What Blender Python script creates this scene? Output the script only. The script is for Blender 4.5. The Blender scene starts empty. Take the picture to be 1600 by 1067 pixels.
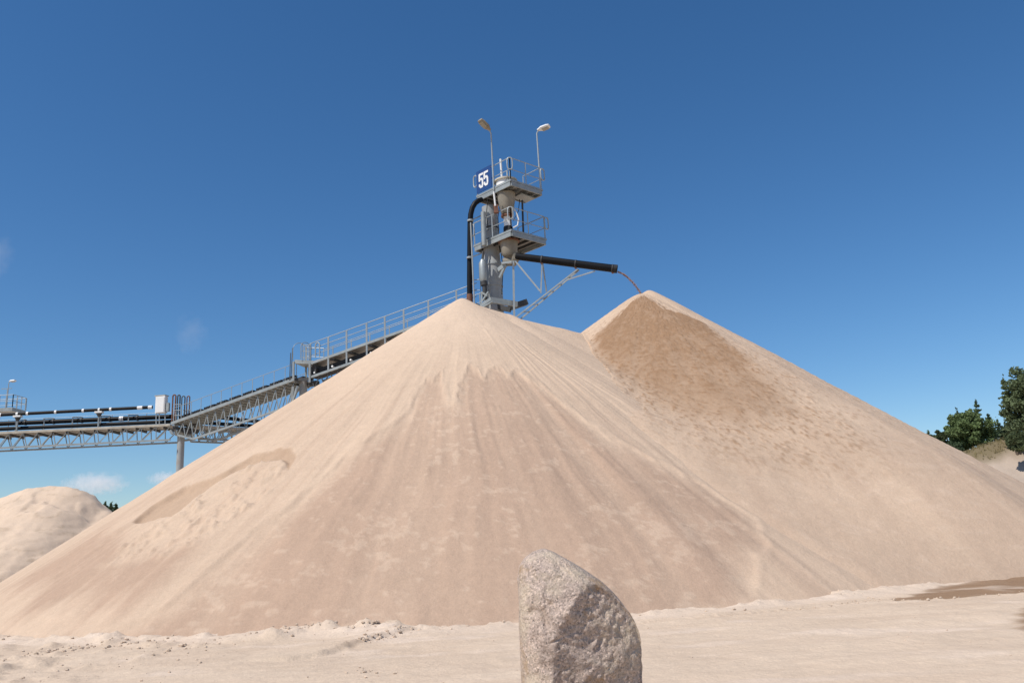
import bpy, math, random
import numpy as np
from mathutils import Vector, Matrix

random.seed(7)
rng = np.random.default_rng(11)
C = bpy.context.scene.collection

# ---------------------------------------------------------------- camera
CAM_F, CAM_PITCH, CAM_ROLL, EYE = 1300.0, math.atan(306.5 / 1300.0), math.radians(3.0), 1.6
_F = np.array([0, math.cos(CAM_PITCH), math.sin(CAM_PITCH)])
_u = np.array([0, -math.sin(CAM_PITCH), math.cos(CAM_PITCH)]); _r = np.array([1.0, 0, 0])
_R = math.cos(CAM_ROLL) * _r - math.sin(CAM_ROLL) * _u
_U = math.cos(CAM_ROLL) * _u + math.sin(CAM_ROLL) * _r
EYEP = np.array([0, 0, EYE])
cam_d = bpy.data.cameras.new('camera'); cam = bpy.data.objects.new('camera', cam_d); C.objects.link(cam)
cam_d.sensor_width = 36; cam_d.lens = CAM_F / 1600 * 36; cam_d.clip_start = .1; cam_d.clip_end = 20000
cam.matrix_world = Matrix(((_R[0], _U[0], -_F[0], 0), (_R[1], _U[1], -_F[1], 0), (_R[2], _U[2], -_F[2], EYE), (0, 0, 0, 1)))
bpy.context.scene.camera = cam

# ---------------------------------------------------------------- sky, sun, exposure
SUN_EL, SUN_AZ = math.radians(54), math.radians(230)          # azimuth clockwise from +Y: behind the camera, to its left
sc = bpy.context.scene
world = bpy.data.worlds.new('World'); sc.world = world; world.use_nodes = True
wn, wl = world.node_tree.nodes, world.node_tree.links
sky = wn.new('ShaderNodeTexSky'); sky.sky_type = 'NISHITA'; sky.sun_disc = False
sky.sun_elevation = SUN_EL; sky.sun_rotation = SUN_AZ
sky.altitude = 300; sky.air_density = 1.0; sky.dust_density = 0.25; sky.ozone_density = 5.0
hsv = wn.new('ShaderNodeHueSaturation'); hsv.inputs['Saturation'].default_value = 1.20; wl.new(sky.outputs[0], hsv.inputs['Color'])
wl.new(hsv.outputs[0], wn['Background'].inputs[0]); wn['Background'].inputs[1].default_value = 0.098
sun_d = bpy.data.lights.new('sun', 'SUN'); sun_d.energy = 3.9; sun_d.angle = math.radians(.5); sun_d.color = (1, .95, .88)
sun = bpy.data.objects.new('sun', sun_d); C.objects.link(sun)
_s = Vector((math.sin(SUN_AZ) * math.cos(SUN_EL), math.cos(SUN_AZ) * math.cos(SUN_EL), math.sin(SUN_EL)))
sun.rotation_euler = _s.to_track_quat('Z', 'Y').to_euler(); sun.location = (-30, -30, 60)
sc.cycles.volume_bounces = 6
sc.view_settings.view_transform = 'Standard'; sc.view_settings.look = 'None'
sc.view_settings.exposure = 0.22; sc.view_settings.gamma = 1.0; sc.view_settings.use_curve_mapping = False

# ---------------------------------------------------------------- measuring helpers
def ray(x, y):
    return _F + (x - 800) / CAM_F * _R - (y - 533.5) / CAM_F * _U
def at(x, y, Y):                                # the place at distance Y seen there in the photograph
    d = ray(x, y); return EYEP + d * (Y / d[1])
def on_z(x, y, z):                              # the place at height z
    d = ray(x, y); return EYEP + d * ((z - EYE) / d[2])

# ---------------------------------------------------------------- terrain maths
def smooth(a, b, x):
    t = np.clip((x - a) / (b - a), 0, 1)
    return t * t * (3 - 2 * t)

def hash2(ix, iy, seed):
    n = (ix.astype(np.int64) * 374761393 + iy.astype(np.int64) * 668265263 + seed * 982451653) & 0xFFFFFFFF
    n = ((n ^ (n >> 13)) * 1274126177) & 0xFFFFFFFF
    n = (n ^ (n >> 16)) & 0xFFFFFFFF
    return n / 4294967295.0

def vnoise(x, y, seed=0):                      # smooth value noise, -1..1
    x = np.asarray(x, float); y = np.asarray(y, float)
    ix = np.floor(x); iy = np.floor(y)
    fx = x - ix; fy = y - iy
    fx = fx ** 3 * (fx * (fx * 6 - 15) + 10); fy = fy ** 3 * (fy * (fy * 6 - 15) + 10)
    a = hash2(ix, iy, seed); b = hash2(ix + 1, iy, seed)
    c = hash2(ix, iy + 1, seed); d = hash2(ix + 1, iy + 1, seed)
    return 2 * ((a + (b - a) * fx) * (1 - fy) + (c + (d - c) * fx) * fy) - 1

def fbm(x, y, octv=4, seed=0, gain=0.5):
    s = 0; a = 1; t = 0
    for k in range(octv):
        s = s + a * vnoise(x * 2 ** k + 17.3 * k, y * 2 ** k - 9.1 * k, seed + k * 7)
        t += a; a *= gain
    return s / t

def seg_dist(x, y, a, b):
    dx, dy = b[0] - a[0], b[1] - a[1]
    t = np.clip(((x - a[0]) * dx + (y - a[1]) * dy) / (dx * dx + dy * dy), 0, 1)
    return np.hypot(x - a[0] - t * dx, y - a[1] - t * dy), t

def line_dist(x, y, pts):                      # distance to a polyline and the running parameter on it
    best = None
    for k in range(len(pts) - 1):
        d, t = seg_dist(x, y, pts[k], pts[k + 1])
        if best is None: best, par = d, k + t
        else:
            m = d < best
            par = np.where(m, k + t, par); best = np.where(m, d, best)
    return best, par

def poly_sd(x, y, poly):                       # signed distance to a polygon, positive inside
    n = len(poly)
    d = np.full(np.shape(x), 1e9); ins = np.zeros(np.shape(x), bool)
    for k in range(n):
        a = poly[k]; b = poly[(k + 1) % n]
        d = np.minimum(d, seg_dist(x, y, a, b)[0])
        if a[1] != b[1]:
            ins ^= ((a[1] > y) != (b[1] > y)) & (x < (b[0] - a[0]) * (y - a[1]) / (b[1] - a[1]) + a[0])
    return np.where(ins, d, -d)

P1 = (-2.03, 34.0, 11.66); S1 = 0.665
RIDGE = [(-1.8, 34.0, 11.42), (-0.2, 34.3, 10.9), (0.35, 34.6, 10.72), (2.0, 35.4, 10.44), (3.9, 37.0, 10.30)]
P2 = (6.85, 39.4, 13.1); S2 = 0.70
PF = (6.3, 38.4, 12.66)

def base_front(x, y):
    r = np.hypot(x - P1[0], y - P1[1])
    h = P1[2] - S1 * (np.sqrt(r * r + .02) - .14) - .05
    for a, b in zip(RIDGE[:-1], RIDGE[1:]):
        d, t = seg_dist(x, y, a, b)
        h = np.maximum(h, a[2] + (b[2] - a[2]) * t - S1 * (np.sqrt(d * d + .04) - .2))
    return h

def base_right(x, y):
    dx = x - P2[0]; r = np.hypot(dx, y - P2[1])
    c = np.where(r > 0, -dx / np.maximum(r, 1e-6), 0)            # 1 towards the left
    s = S2 + .10 * smooth(.45, 1, c) + .062 * smooth(.35, .9, -c)
    h = P2[2] - s * (np.sqrt(r * r + .04) - .2) + .0013 * np.maximum(r - 4, 0) ** 2 * (1 - smooth(15, 19, r))
    rf = np.hypot(x - PF[0], y - PF[1])
    cf = (x - PF[0]) / np.maximum(rf, 1e-6)
    hf = PF[2] - (.672 + .14 * smooth(.45, .95, cf)) * (np.sqrt(rf * rf + .09) - .3)
    return np.maximum(h, hf), hf - h

# ---------------------------------------------------------------- materials
def mat(name, col, rough=.6, metal=0.0, var=.12, scale=6.0, bump=0.0, bscale=40, spec=.4, rust=0.0):
    m = bpy.data.materials.new(name); m.use_nodes = True
    n, l = m.node_tree.nodes, m.node_tree.links
    b = n['Principled BSDF']; b.inputs['Roughness'].default_value = rough; b.inputs['Metallic'].default_value = metal
    b.inputs['Specular IOR Level'].default_value = spec
    tc = n.new('ShaderNodeTexCoord')
    nz = n.new('ShaderNodeTexNoise'); nz.inputs['Scale'].default_value = scale; nz.inputs['Detail'].default_value = 5
    l.new(tc.outputs['Object'], nz.inputs['Vector'])
    r = n.new('ShaderNodeValToRGB')
    r.color_ramp.elements[0].position = .3; r.color_ramp.elements[1].position = .7
    r.color_ramp.elements[0].color = (*[c * (1 - var) for c in col], 1)
    r.color_ramp.elements[1].color = (*[min(1, c * (1 + var)) for c in col], 1)
    l.new(nz.outputs['Fac'], r.inputs[0])
    out = r.outputs[0]
    if rust:
        n2 = n.new('ShaderNodeTexNoise'); n2.inputs['Scale'].default_value = 2.3; n2.inputs['Detail'].default_value = 7
        l.new(tc.outputs['Object'], n2.inputs['Vector'])
        mr = n.new('ShaderNodeMapRange'); mr.inputs[1].default_value = .56; mr.inputs[2].default_value = .72; mr.inputs[4].default_value = rust
        l.new(n2.outputs['Fac'], mr.inputs[0])
        mx = n.new('ShaderNodeMix'); mx.data_type = 'RGBA'
        l.new(mr.outputs[0], mx.inputs[0]); l.new(out, mx.inputs[6]); mx.inputs[7].default_value = (.30, .23, .17, 1)
        out = mx.outputs[2]
    l.new(out, b.inputs['Base Color'])
    if bump:
        n3 = n.new('ShaderNodeTexNoise'); n3.inputs['Scale'].default_value = bscale; n3.inputs['Detail'].default_value = 4
        l.new(tc.outputs['Object'], n3.inputs['Vector'])
        bp = n.new('ShaderNodeBump'); bp.inputs['Strength'].default_value = bump; bp.inputs['Distance'].default_value = .02
        l.new(n3.outputs['Fac'], bp.inputs['Height']); l.new(bp.outputs[0], b.inputs['Normal'])
    return m

M = dict(
    paint=mat('grey_paint', (.31, .325, .325), .5, 0, .12, 1.5, rust=.6),
    galv=mat('galvanised_steel', (.30, .325, .32), .48, .25, .14, 3.0, rust=.3),
    rail=mat('galvanised_rail', (.33, .36, .365), .45, .25, .1, 4.0),
    dark=mat('dark_steel', (.055, .055, .055), .6, .1, .2, 4.0),
    grate=mat('steel_grating', (.38, .38, .36), .6, .2, .15, 8.0, rust=.3),
    black=mat('black_pipe', (.005, .0055, .007), .5, 0, .25, 2.0, spec=.18),
    rubber=mat('black_rubber', (.016, .016, .017), .7, 0, .2, 3.0),
    white=mat('white_paint', (.72, .72, .70), .45, 0, .04, 2.0),
    tan=mat('dusty_tan_paint', (.24, .215, .17), .6, 0, .2, 2.5, rust=.5),
    cream=mat('grimy_cream_paint', (.42, .39, .32), .55, 0, .2, 2.5, rust=.5),
    bluep=mat('blue_sign_face', (.020, .060, .19), .4, 0, .05, 2.0),
    brown=mat('rust_brown_steel', (.16, .07, .04), .6, 0, .2, 5.0),
    glass=mat('lamp_glass', (.30, .28, .22), .25, 0, .08, 6.0),
    bark=mat('bark', (.10, .075, .055), .9, 0, .3, 3.0),
)

def foliage(name, col, var=.35):
    m = mat(name, col, .65, 0, var, .55, spec=.2)
    n, l = m.node_tree.nodes, m.node_tree.links
    b = n['Principled BSDF']
    tr = n.new('ShaderNodeBsdfTranslucent'); tr.inputs[0].default_value = (*[min(1, c * 1.4) for c in col], 1)
    mx = n.new('ShaderNodeMixShader'); mx.inputs[0].default_value = .25
    l.new(b.outputs[0], mx.inputs[1]); l.new(tr.outputs[0], mx.inputs[2]); l.new(mx.outputs[0], n['Material Output'].inputs[0])
    return m
M['leaf'] = foliage('leaf_green', (.14, .19, .075))
M['spruce'] = foliage('spruce_green', (.08, .115, .06))
M['pine'] = foliage('pine_green', (.115, .145, .07))

def sand_mat(name, dry, damp, brown, flake, bump=.5):
    """Sand: the 'stain' attribute carries where it is damp (r), freshly dumped brown (g), crusted pale (b)."""
    m = bpy.data.materials.new(name); m.use_nodes = True
    n, l = m.node_tree.nodes, m.node_tree.links
    b = n['Principled BSDF']; b.inputs['Roughness'].default_value = .95; b.inputs['Specular IOR Level'].default_value = .08
    at_ = n.new('ShaderNodeAttribute'); at_.attribute_name = 'stain'
    sp = n.new('ShaderNodeSeparateColor'); l.new(at_.outputs['Color'], sp.inputs[0])
    tc = n.new('ShaderNodeTexCoord')
    def mix(fac, a, bcol):
        x = n.new('ShaderNodeMix'); x.data_type = 'RGBA'; l.new(fac, x.inputs[0])
        if isinstance(a, tuple): x.inputs[6].default_value = (*a, 1)
        else: l.new(a, x.inputs[6])
        if isinstance(bcol, tuple): x.inputs[7].default_value = (*bcol, 1)
        else: l.new(bcol, x.inputs[7])
        return x.outputs[2]
    c = mix(sp.outputs[0], dry, damp); c = mix(sp.outputs[1], c, brown); c = mix(sp.outputs[2], c, flake)
    def noise(scale, det=4, rough=.55):
        z = n.new('ShaderNodeTexNoise'); z.inputs['Scale'].default_value = scale; z.inputs['Detail'].default_value = det
        z.inputs['Roughness'].default_value = rough; l.new(tc.outputs['Object'], z.inputs['Vector']); return z.outputs['Fac']
    n1, n2, n3, n4 = noise(.35, 5), noise(3.0, 6, .65), noise(38, 3, .7), noise(11, 4, .75)
    def rng_(f, lo, hi):
        r = n.new('ShaderNodeMapRange'); l.new(f, r.inputs[0]); r.inputs[1].default_value = .25; r.inputs[2].default_value = .75
        r.inputs[3].default_value = lo; r.inputs[4].default_value = hi; return r.outputs[0]
    def mul(a, b_):
        x = n.new('ShaderNodeMath'); x.operation = 'MULTIPLY'; l.new(a, x.inputs[0]); l.new(b_, x.inputs[1]); return x.outputs[0]
    v = mul(mul(rng_(n1, .95, 1.05), rng_(n2, .95, 1.05)), mul(rng_(n3, .91, 1.09), rng_(n4, .93, 1.07)))
    x = n.new('ShaderNodeVectorMath'); x.operation = 'SCALE'; l.new(c, x.inputs[0]); l.new(v, x.inputs['Scale'])
    l.new(x.outputs[0], b.inputs['Base Color'])
    ad = n.new('ShaderNodeMath'); ad.operation = 'MULTIPLY_ADD'; l.new(n4, ad.inputs[0]); ad.inputs[1].default_value = .45; l.new(n2, ad.inputs[2])
    bp = n.new('ShaderNodeBump'); bp.inputs['Strength'].default_value = bump; bp.inputs['Distance'].default_value = .06
    l.new(ad.outputs[0], bp.inputs['Height']); l.new(bp.outputs[0], b.inputs['Normal'])
    return m
DRY, DAMP_C, BROWN, FLAKE = (.575, .43, .31), (.432, .300, .214), (.30, .182, .106), (.62, .475, .355)
M['sand'] = sand_mat('dry_sand', DRY, DAMP_C, BROWN, FLAKE)
M['ground'] = sand_mat('ground_sand', (.62, .485, .36), (.53, .40, .29), (.28, .18, .11), (.69, .555, .44), .6)

# ---------------------------------------------------------------- objects and meshes
ROOTS = {}
def tag(o, label, cat, group=None, kind=None):
    if label: o['label'] = label
    if cat: o['category'] = cat
    if group: o['group'] = group
    if kind: o['kind'] = kind
    return o
def thing(name, label, cat, loc, group=None):
    o = bpy.data.objects.new(name, None); C.objects.link(o); o.location = tuple(float(v) for v in loc); o.empty_display_size = .3
    ROOTS[o.name] = np.array(loc, float)
    return tag(o, label, cat, group)
def origin_of(p):
    while p.parent: p = p.parent
    return ROOTS.get(p.name, np.zeros(3))

def np_mesh(name, V, Fq, material, parent=None, smooth=True, stain=None):
    """One object from a vertex array and an array of quads."""
    me = bpy.data.meshes.new(name)
    V = np.asarray(V, np.float32); Fq = np.asarray(Fq, np.int32)
    me.vertices.add(len(V)); me.vertices.foreach_set('co', V.ravel())
    k = Fq.shape[1]
    me.loops.add(Fq.size); me.loops.foreach_set('vertex_index', Fq.ravel())
    me.polygons.add(len(Fq)); me.polygons.foreach_set('loop_start', np.arange(0, Fq.size, k, dtype=np.int32))
    me.update(calc_edges=True)
    me.polygons.foreach_set('use_smooth', np.full(len(Fq), smooth, bool))
    if stain is not None:
        a = me.color_attributes.new('stain', 'FLOAT_COLOR', 'POINT')
        a.data.foreach_set('color', np.concatenate([np.clip(stain, 0, 1), np.ones((len(V), 1))], 1).astype(np.float32).ravel())
    me.materials.append(material); me.validate()
    o = bpy.data.objects.new(name, me); C.objects.link(o)
    if parent is not None: o.parent = parent
    return o

def grid_faces(nu, nv, wrap=False):
    i = np.arange(nu if wrap else nu - 1); j = np.arange(nv - 1)
    I, J = np.meshgrid(i, j, indexing='ij'); I2 = (I + 1) % nu
    return np.stack([I * nv + J, I2 * nv + J, I2 * nv + J + 1, I * nv + J + 1], -1).reshape(-1, 4)

def V3(p): return Vector((float(p[0]), float(p[1]), float(p[2])))
class MB:                                       # collects solids, then links them as ONE mesh
    def __init__(self): self.v = []; self.f = []
    def _add(self, vs, fs):
        k = len(self.v); self.v += [tuple(v) for v in vs]; self.f += [tuple(i + k for i in f) for f in fs]; return self
    def hexa(self, lo, hi):                     # two matching rings of four points
        return self._add(list(lo) + list(hi), [(3, 2, 1, 0), (4, 5, 6, 7), (0, 1, 5, 4), (1, 2, 6, 5), (2, 3, 7, 6), (3, 0, 4, 7)])
    def box(self, c, sx, sy, sz, ax=None):      # ax: direction of the box's x axis in plan
        c = V3(c); a = V3((*ax[:2], 0)).normalized() if ax is not None else Vector((1, 0, 0)); b = Vector((-a.y, a.x, 0)); z = Vector((0, 0, 1))
        r = [c + a * (sx / 2 * i) + b * (sy / 2 * j) for i, j in ((-1, -1), (1, -1), (1, 1), (-1, 1))]
        return self.hexa([p - z * (sz / 2) for p in r], [p + z * (sz / 2) for p in r])
    def beam(self, p, q, w, h, up=(0, 0, 1)):
        p, q = V3(p), V3(q); d = (q - p).normalized(); up = V3(up)
        if abs(d.dot(up)) > .98: up = Vector((1, 0, 0))
        s = d.cross(up).normalized() * (w / 2); t = s.normalized().cross(d) * (h / 2)
        return self.hexa([p - s - t, p + s - t, p + s + t, p - s + t], [q - s - t, q + s - t, q + s + t, q - s + t])
    def tube(self, pts, r, n=10, caps=True):
        pts = [V3(p) for p in pts]; rs = r if isinstance(r, (list, tuple)) else [r] * len(pts)
        vs = []; nrm = None
        for i, p in enumerate(pts):
            d = (pts[min(i + 1, len(pts) - 1)] - pts[max(i - 1, 0)]).normalized()
            if nrm is None:
                nrm = d.orthogonal().normalized()
            else:
                nrm = (nrm - d * nrm.dot(d)).normalized()
            b = d.cross(nrm)
            vs += [p + (nrm * math.cos(2 * math.pi * k / n) + b * math.sin(2 * math.pi * k / n)) * rs[i] for k in range(n)]
        fs = [(i * n + k, i * n + (k + 1) % n, (i + 1) * n + (k + 1) % n, (i + 1) * n + k) for i in range(len(pts) - 1) for k in range(n)]
        if caps: fs += [tuple(range(n - 1, -1, -1)), tuple((len(pts) - 1) * n + k for k in range(n))]
        return self._add(vs, fs)
    def lathe(self, c, prof, n=24):             # profile of (radius, height above c)
        return self.tube([(c[0], c[1], c[2] + z) for r, z in prof], [r for r, z in prof], n) if all(a[1] < b[1] for a, b in zip(prof, prof[1:])) else self._lathe(c, prof, n)
    def _lathe(self, c, prof, n):
        vs = [(c[0] + r * math.cos(2 * math.pi * k / n), c[1] + r * math.sin(2 * math.pi * k / n), c[2] + z) for r, z in prof for k in range(n)]
        fs = [(i * n + k, i * n + (k + 1) % n, (i + 1) * n + (k + 1) % n, (i + 1) * n + k) for i in range(len(prof) - 1) for k in range(n)]
        return self._add(vs, fs + [tuple(range(n - 1, -1, -1)), tuple((len(prof) - 1) * n + k for k in range(n))])
    def prism(self, poly, z0, z1):
        n = len(poly)
        vs = [(p[0], p[1], z0) for p in poly] + [(p[0], p[1], z1) for p in poly]
        return self._add(vs, [tuple(range(n - 1, -1, -1)), tuple(range(n, 2 * n))] + [(k, (k + 1) % n, n + (k + 1) % n, n + k) for k in range(n)])
    def build(self, name, material, parent=None, label=None, ang=35):
        me = bpy.data.meshes.new(name)
        o = bpy.data.objects.new(name, me); C.objects.link(o)
        off = np.zeros(3)
        if parent is not None: o.parent = parent; off = origin_of(parent)
        me.from_pydata([(v[0] - off[0], v[1] - off[1], v[2] - off[2]) for v in self.v], [], self.f)
        me.materials.append(M[material] if isinstance(material, str) else material)
        me.polygons.foreach_set('use_smooth', [True] * len(me.polygons))
        try: me.set_sharp_from_angle(angle=math.radians(ang))
        except Exception: pass
        me.update()
        if label: o['label'] = label
        return o
def arr(p): return np.array([float(v) for v in p])
def lerp(a, b, t): return arr(a) + (arr(b) - arr(a)) * t


# ---------------------------------------------------------------- the sand: front pile, right-hand pile, ground
DAMP = [(-3.1, 24.8), (-3.02, 26.45), (-2.9, 26.97), (-2.66, 26.58), (-2.42, 27.04), (-2.22, 26.01), (-2.0, 25.15), (-1.8, 24.94), (-1.7, 25.71), (-1.54, 26.95), (-1.39, 27.43), (-1.21, 27.1), (-1.01, 26.59), (-0.85, 27.13), (-0.6, 27.31), (-0.2, 26.72), (0.23, 27.25), (0.79, 26.67), (1.46, 25.59), (2.03, 24.89), (2.8, 23.88), (3.9, 23.15), (4.93, 22.51), (5.91, 21.47), (5.87, 20.47), (4.99, 18.5), (4.56, 17.42), (2.13, 15.9), (-2.16, 15.4), (-5.71, 15.8), (-9.3, 17.1), (-8.5, 17.8), (-7.55, 18.2), (-6.93, 19.04), (-6.12, 20.55), (-5.17, 21.79), (-4.4, 23.06), (-3.79, 23.71)]
MAUVE = [(-14.08, 23.1), (-12.85, 23.58), (-11.72, 24.43), (-9.85, 22.31), (-8.03, 20.7), (-6.84, 20.87), (-7.23, 19.83), (-8.04, 18.69), (-8.45, 18.15), (-11.67, 19.96)]
SCAR = [(-10.74, 23.31), (-10.54, 24.23), (-9.76, 24.54), (-8.56, 24.29), (-7.85, 24.67), (-6.9, 24.35), (-6.56, 24.11), (-6.21, 23.39), (-6.25, 22.67), (-6.48, 23.2), (-6.63, 23.39), (-7.49, 23.83), (-8.02, 23.79), (-8.58, 23.38), (-8.9, 22.84), (-9.25, 22.47), (-10.08, 22.81)]
RUBBLE = [(-10.19, 22.88), (-9.25, 22.47), (-8.58, 23.38), (-8.02, 23.79), (-7.49, 23.83), (-6.63, 23.39), (-6.25, 22.67), (-6.31, 21.71), (-6.84, 20.87), (-7.78, 20.07), (-9.32, 20.2), (-10.44, 20.91), (-10.35, 21.66)]
BAND = [(-0.94, 30.54), (-0.03, 27.88), (1.54, 26.05), (2.87, 24.31), (5.04, 22.91), (6.3, 21.71), (6.86, 20.74), (7.49, 20.84), (6.96, 21.83), (5.28, 23.84), (3.83, 25.63), (2.7, 27.38), (1.4, 29.87)]
FAN = [(6.21, 37.68), (5.81, 37.3), (4.61, 35.92), (3.19, 34.57), (3.0, 32.76), (3.16, 30.71), (3.67, 28.63), (4.22, 26.92), (4.94, 25.6), (7.47, 25.0), (10.39, 26.89), (10.09, 29.17), (9.39, 31.68), (8.38, 35.12), (6.94, 35.98), (6.59, 37.05)]
FANB = [(6.21, 37.68), (4.61, 35.92), (3.19, 34.57), (3.0, 32.76), (3.16, 30.71), (3.69, 27.52), (4.74, 24.8), (6.12, 23.79), (8.7, 23.95), (10.72, 25.51), (10.39, 26.89), (9.39, 31.68), (6.59, 37.05)]
WET = [(7.23, 17.52), (8.7, 19.15), (10.93, 21.25), (13.18, 24.17), (14.74, 24.38), (10.39, 17.34), (9.39, 17.37), (8.25, 17.13), (7.15, 16.91)]
WETB = [(7.09, 12.91), (8.38, 14.93), (9.71, 16.24), (6.58, 11.18), (6.84, 12.17)]
BERM = [(-5.75, 16.26), (-4.63, 16.06), (-4.16, 16.57), (-3.17, 16.43), (-2.32, 17.0), (-2.05, 17.3)]
RUT = [(-3.59, 13.14), (-3.12, 13.59), (-2.84, 14.75), (-2.54, 15.53), (-2.1, 16.3)]
TYRE = [(1.9, 15.59), (3.23, 15.94), (4.52, 16.36), (6.17, 16.93), (7.33, 17.62)]
LEDGE = [(-8.84, 14.69), (-8.94, 15.99), (-8.46, 16.43), (-7.55, 16.53), (-5.61, 15.55)]

def polar(cx, cy, rmax, dr, fine_mid, fine_half, nf, nc):
    ths = np.concatenate([np.linspace(fine_mid - fine_half, fine_mid + fine_half, nf),
                          np.linspace(fine_mid + fine_half, fine_mid - fine_half + 2 * math.pi, nc + 2)[1:-1]])
    rs = np.concatenate([[.004], np.arange(dr, rmax, dr)])
    A, Rr = np.meshgrid(ths, rs, indexing='ij')
    return A, Rr, cx + Rr * np.cos(A), cy + Rr * np.sin(A)

# front pile: a grid of lines running down the slope, as the sand itself has run
A, Rr, X, Y = polar(P1[0], P1[1], 19.5, .06, -math.pi / 2, math.radians(122), 1250, 110)
H = base_front(X, Y)
An = A
k1 = smooth(2.5, 11, Rr)
gul = fbm(An * 9, Rr * .10, 3, 3)                                   # broad chutes
fin = fbm(An * 34 + .6 * fbm(An * 6, Rr * .4, 2, 8), Rr * .16, 3, 5)  # narrow runnels
wide = fbm(An * 19 + .5 * fbm(An * 5, Rr * .2, 2, 97), Rr * .07, 3, 99)
sd_d = poly_sd(X, Y, DAMP) + .22 * fbm(An * 26, Rr * .55, 3, 21) + .08 * fbm(X * 3, Y * 3, 2, 4)
damp = smooth(-.16, .34 + .6 * smooth(8, 12, Rr), sd_d)
sd_m = poly_sd(X, Y, MAUVE) + .5 * fbm(An * 26, Rr * .5, 3, 31)
mauve = smooth(-.2, .9, sd_m)
band = smooth(-.2, .5, poly_sd(X, Y, BAND) + .35 * fbm(An * 22, Rr * .3, 3, 41))
flk = .58 * smooth(.20, .46, fbm(An * 52, Rr * 5.2, 4, 51, .62) + .30 * fbm(An * 9, Rr * .6, 2, 57)) * smooth(5.5, 8.5, Rr)
sd_s = poly_sd(X, Y, SCAR) + .05 * fbm(X * 4, Y * 4, 2, 61)
sd_r = poly_sd(X, Y, RUBBLE) + .25 * fbm(X * 2, Y * 2, 3, 63)
scar = smooth(-.02, .06, sd_s); rub = smooth(-.1, .3, sd_r)
lump = np.maximum(0, fbm(X * 4.2, Y * 3.6, 5, 71, .6)) 
streak = fbm(An * 46, Rr * .10, 3, 91)
H = H + .03 * fbm(An * 5, Rr * .9, 3, 95) * smooth(.5, 3, Rr) + .07 * gul * k1 + .034 * fin * k1 + .05 * wide * k1 + .012 * fbm(An * 52, Rr * 5.2, 4, 51, .62) * k1 * damp
H = H - .035 * smooth(-.12, .12, sd_d) * smooth(2, 6, Rr) + .02 * band * (fin + .4)   # dry sand has run over the damp face
H = H - .17 * np.maximum(smooth(-.03, .24, sd_s) * smooth(20.6, 22.6, Y), .55 * smooth(0, 1.3, sd_r)) + .20 * rub * lump
# the spoil left where the upper fan stops on the damp face
H = H + .035 * np.exp(-(sd_d / .12) ** 2) * smooth(4, 7, Rr)
tone = .5 + .5 * streak
d_ = damp * (.70 + .30 * smooth(6, 15, Rr) + .12 * gul + .26 * wide) * (1 - .75 * band) * (1 - .50 * flk) + .07 * damp * streak
d_ = np.maximum(d_, mauve * (.80 + .35 * streak) * (1 - .4 * flk) * (1 - .6 * rub))
d_ = d_ + (1 - damp) * (.10 * (1 + streak) + .16 * wide + .10) * k1 + .20 * (1 - damp) * smooth(.15, .5, streak) * smooth(5, 10, Rr)
brn = .42 * scar * (1 - .5 * rub)
pale = .35 * (1 - damp) * smooth(6.5, 2, Rr) + .25 * flk * damp + .25 * rub * lump
V = np.stack([X, Y, H], -1).reshape(-1, 3)
root = thing('sand_pile', 'broad front sand pile with damp pinkish face and a scooped scar on its left', 'sand pile', (P1[0], P1[1], 0))
np_mesh('sand_slope', V - ROOTS[root.name], grid_faces(A.shape[0], A.shape[1], True), M['sand'], root,
        stain=np.stack([d_, brn, pale], -1).reshape(-1, 3))

# right-hand pile, under the chute
A, Rr, X, Y = polar(P2[0], P2[1], 21.5, .06, math.radians(-82), math.radians(112), 1250, 110)
H, hd = base_right(X, Y)
dyc = -(Y - P2[1]) / np.maximum(Rr, 1e-6)
H = H - .030 * np.maximum(Rr - 13.5, 0) ** 2 * smooth(.3, .7, dyc)      # the toe facing the yard is cut back by traffic
Hfr = base_front(X, Y); kk = .15 + 1.1 * smooth(7, 15, Rr); dH = H - Hfr
H = np.where(np.abs(dH) < kk, np.maximum(H, Hfr) + (kk - np.minimum(np.abs(dH), kk)) ** 2 / (4 * kk), H)
H = H - .14 * smooth(-.55, -.95, dH / kk) * (dH < 0)                    # sand from both piles fills the valley between them
wob = fbm(X * .5, Y * .5, 3, 15)
run = fbm(A * 40, Rr * .14, 3, 123); run0 = fbm(np.arctan2(Y - PF[1], X - PF[0]) * 30, Rr * .2, 3, 125)
sd_f = poly_sd(X, Y, FAN) + .5 * fbm(X * .7, Y * .7, 4, 101) * smooth(4, 9, Rr) + .12 * fbm(X * 3, Y * 3, 3, 103)
sd_b = poly_sd(X, Y, FANB) + .8 * fbm(X * .6, Y * .6, 3, 105) * smooth(4, 9, Rr)
fan = smooth(-.10, .14 + .34 * np.maximum(Rr - 5, 0), sd_f + .25 * run0)
fanb = smooth(-1.4, 1.4, sd_b)
cl = fbm(A * (46 + 5 * fbm(X * .3, Y * .3, 2, 117)), Rr * 7.2, 2, 111); cl2 = fbm(X * 9.5, Y * 7.0, 2, 113)
clod = np.maximum(0, cl - .05) + .6 * np.maximum(0, cl2 - .1)
rough = np.clip(.25 + .9 * fanb + .35 * smooth(3, 8, Rr), 0, 1.1) * (1 - .75 * smooth(13, 17, Rr))
H = H + .055 * clod * rough * (1 - .35 * fan) * smooth(.5, 2.0, Rr) + .06 * wob * smooth(1, 5, Rr) + .05 * fbm(A * 10, Rr * .12, 3, 121) * smooth(2, 8, Rr)
H = H + .06 * smooth(-.06, .06, sd_f) * smooth(9, 3, Rr) + .04 * fbm(A * 6, Rr * .8, 3, 127) * smooth(.3, 3, Rr)
speck = smooth(.0, .5, .6 * cl + .6 * cl2 + .30 * fbm(X * 1.6, Y * 1.2, 4, 131) + .05)
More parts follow.
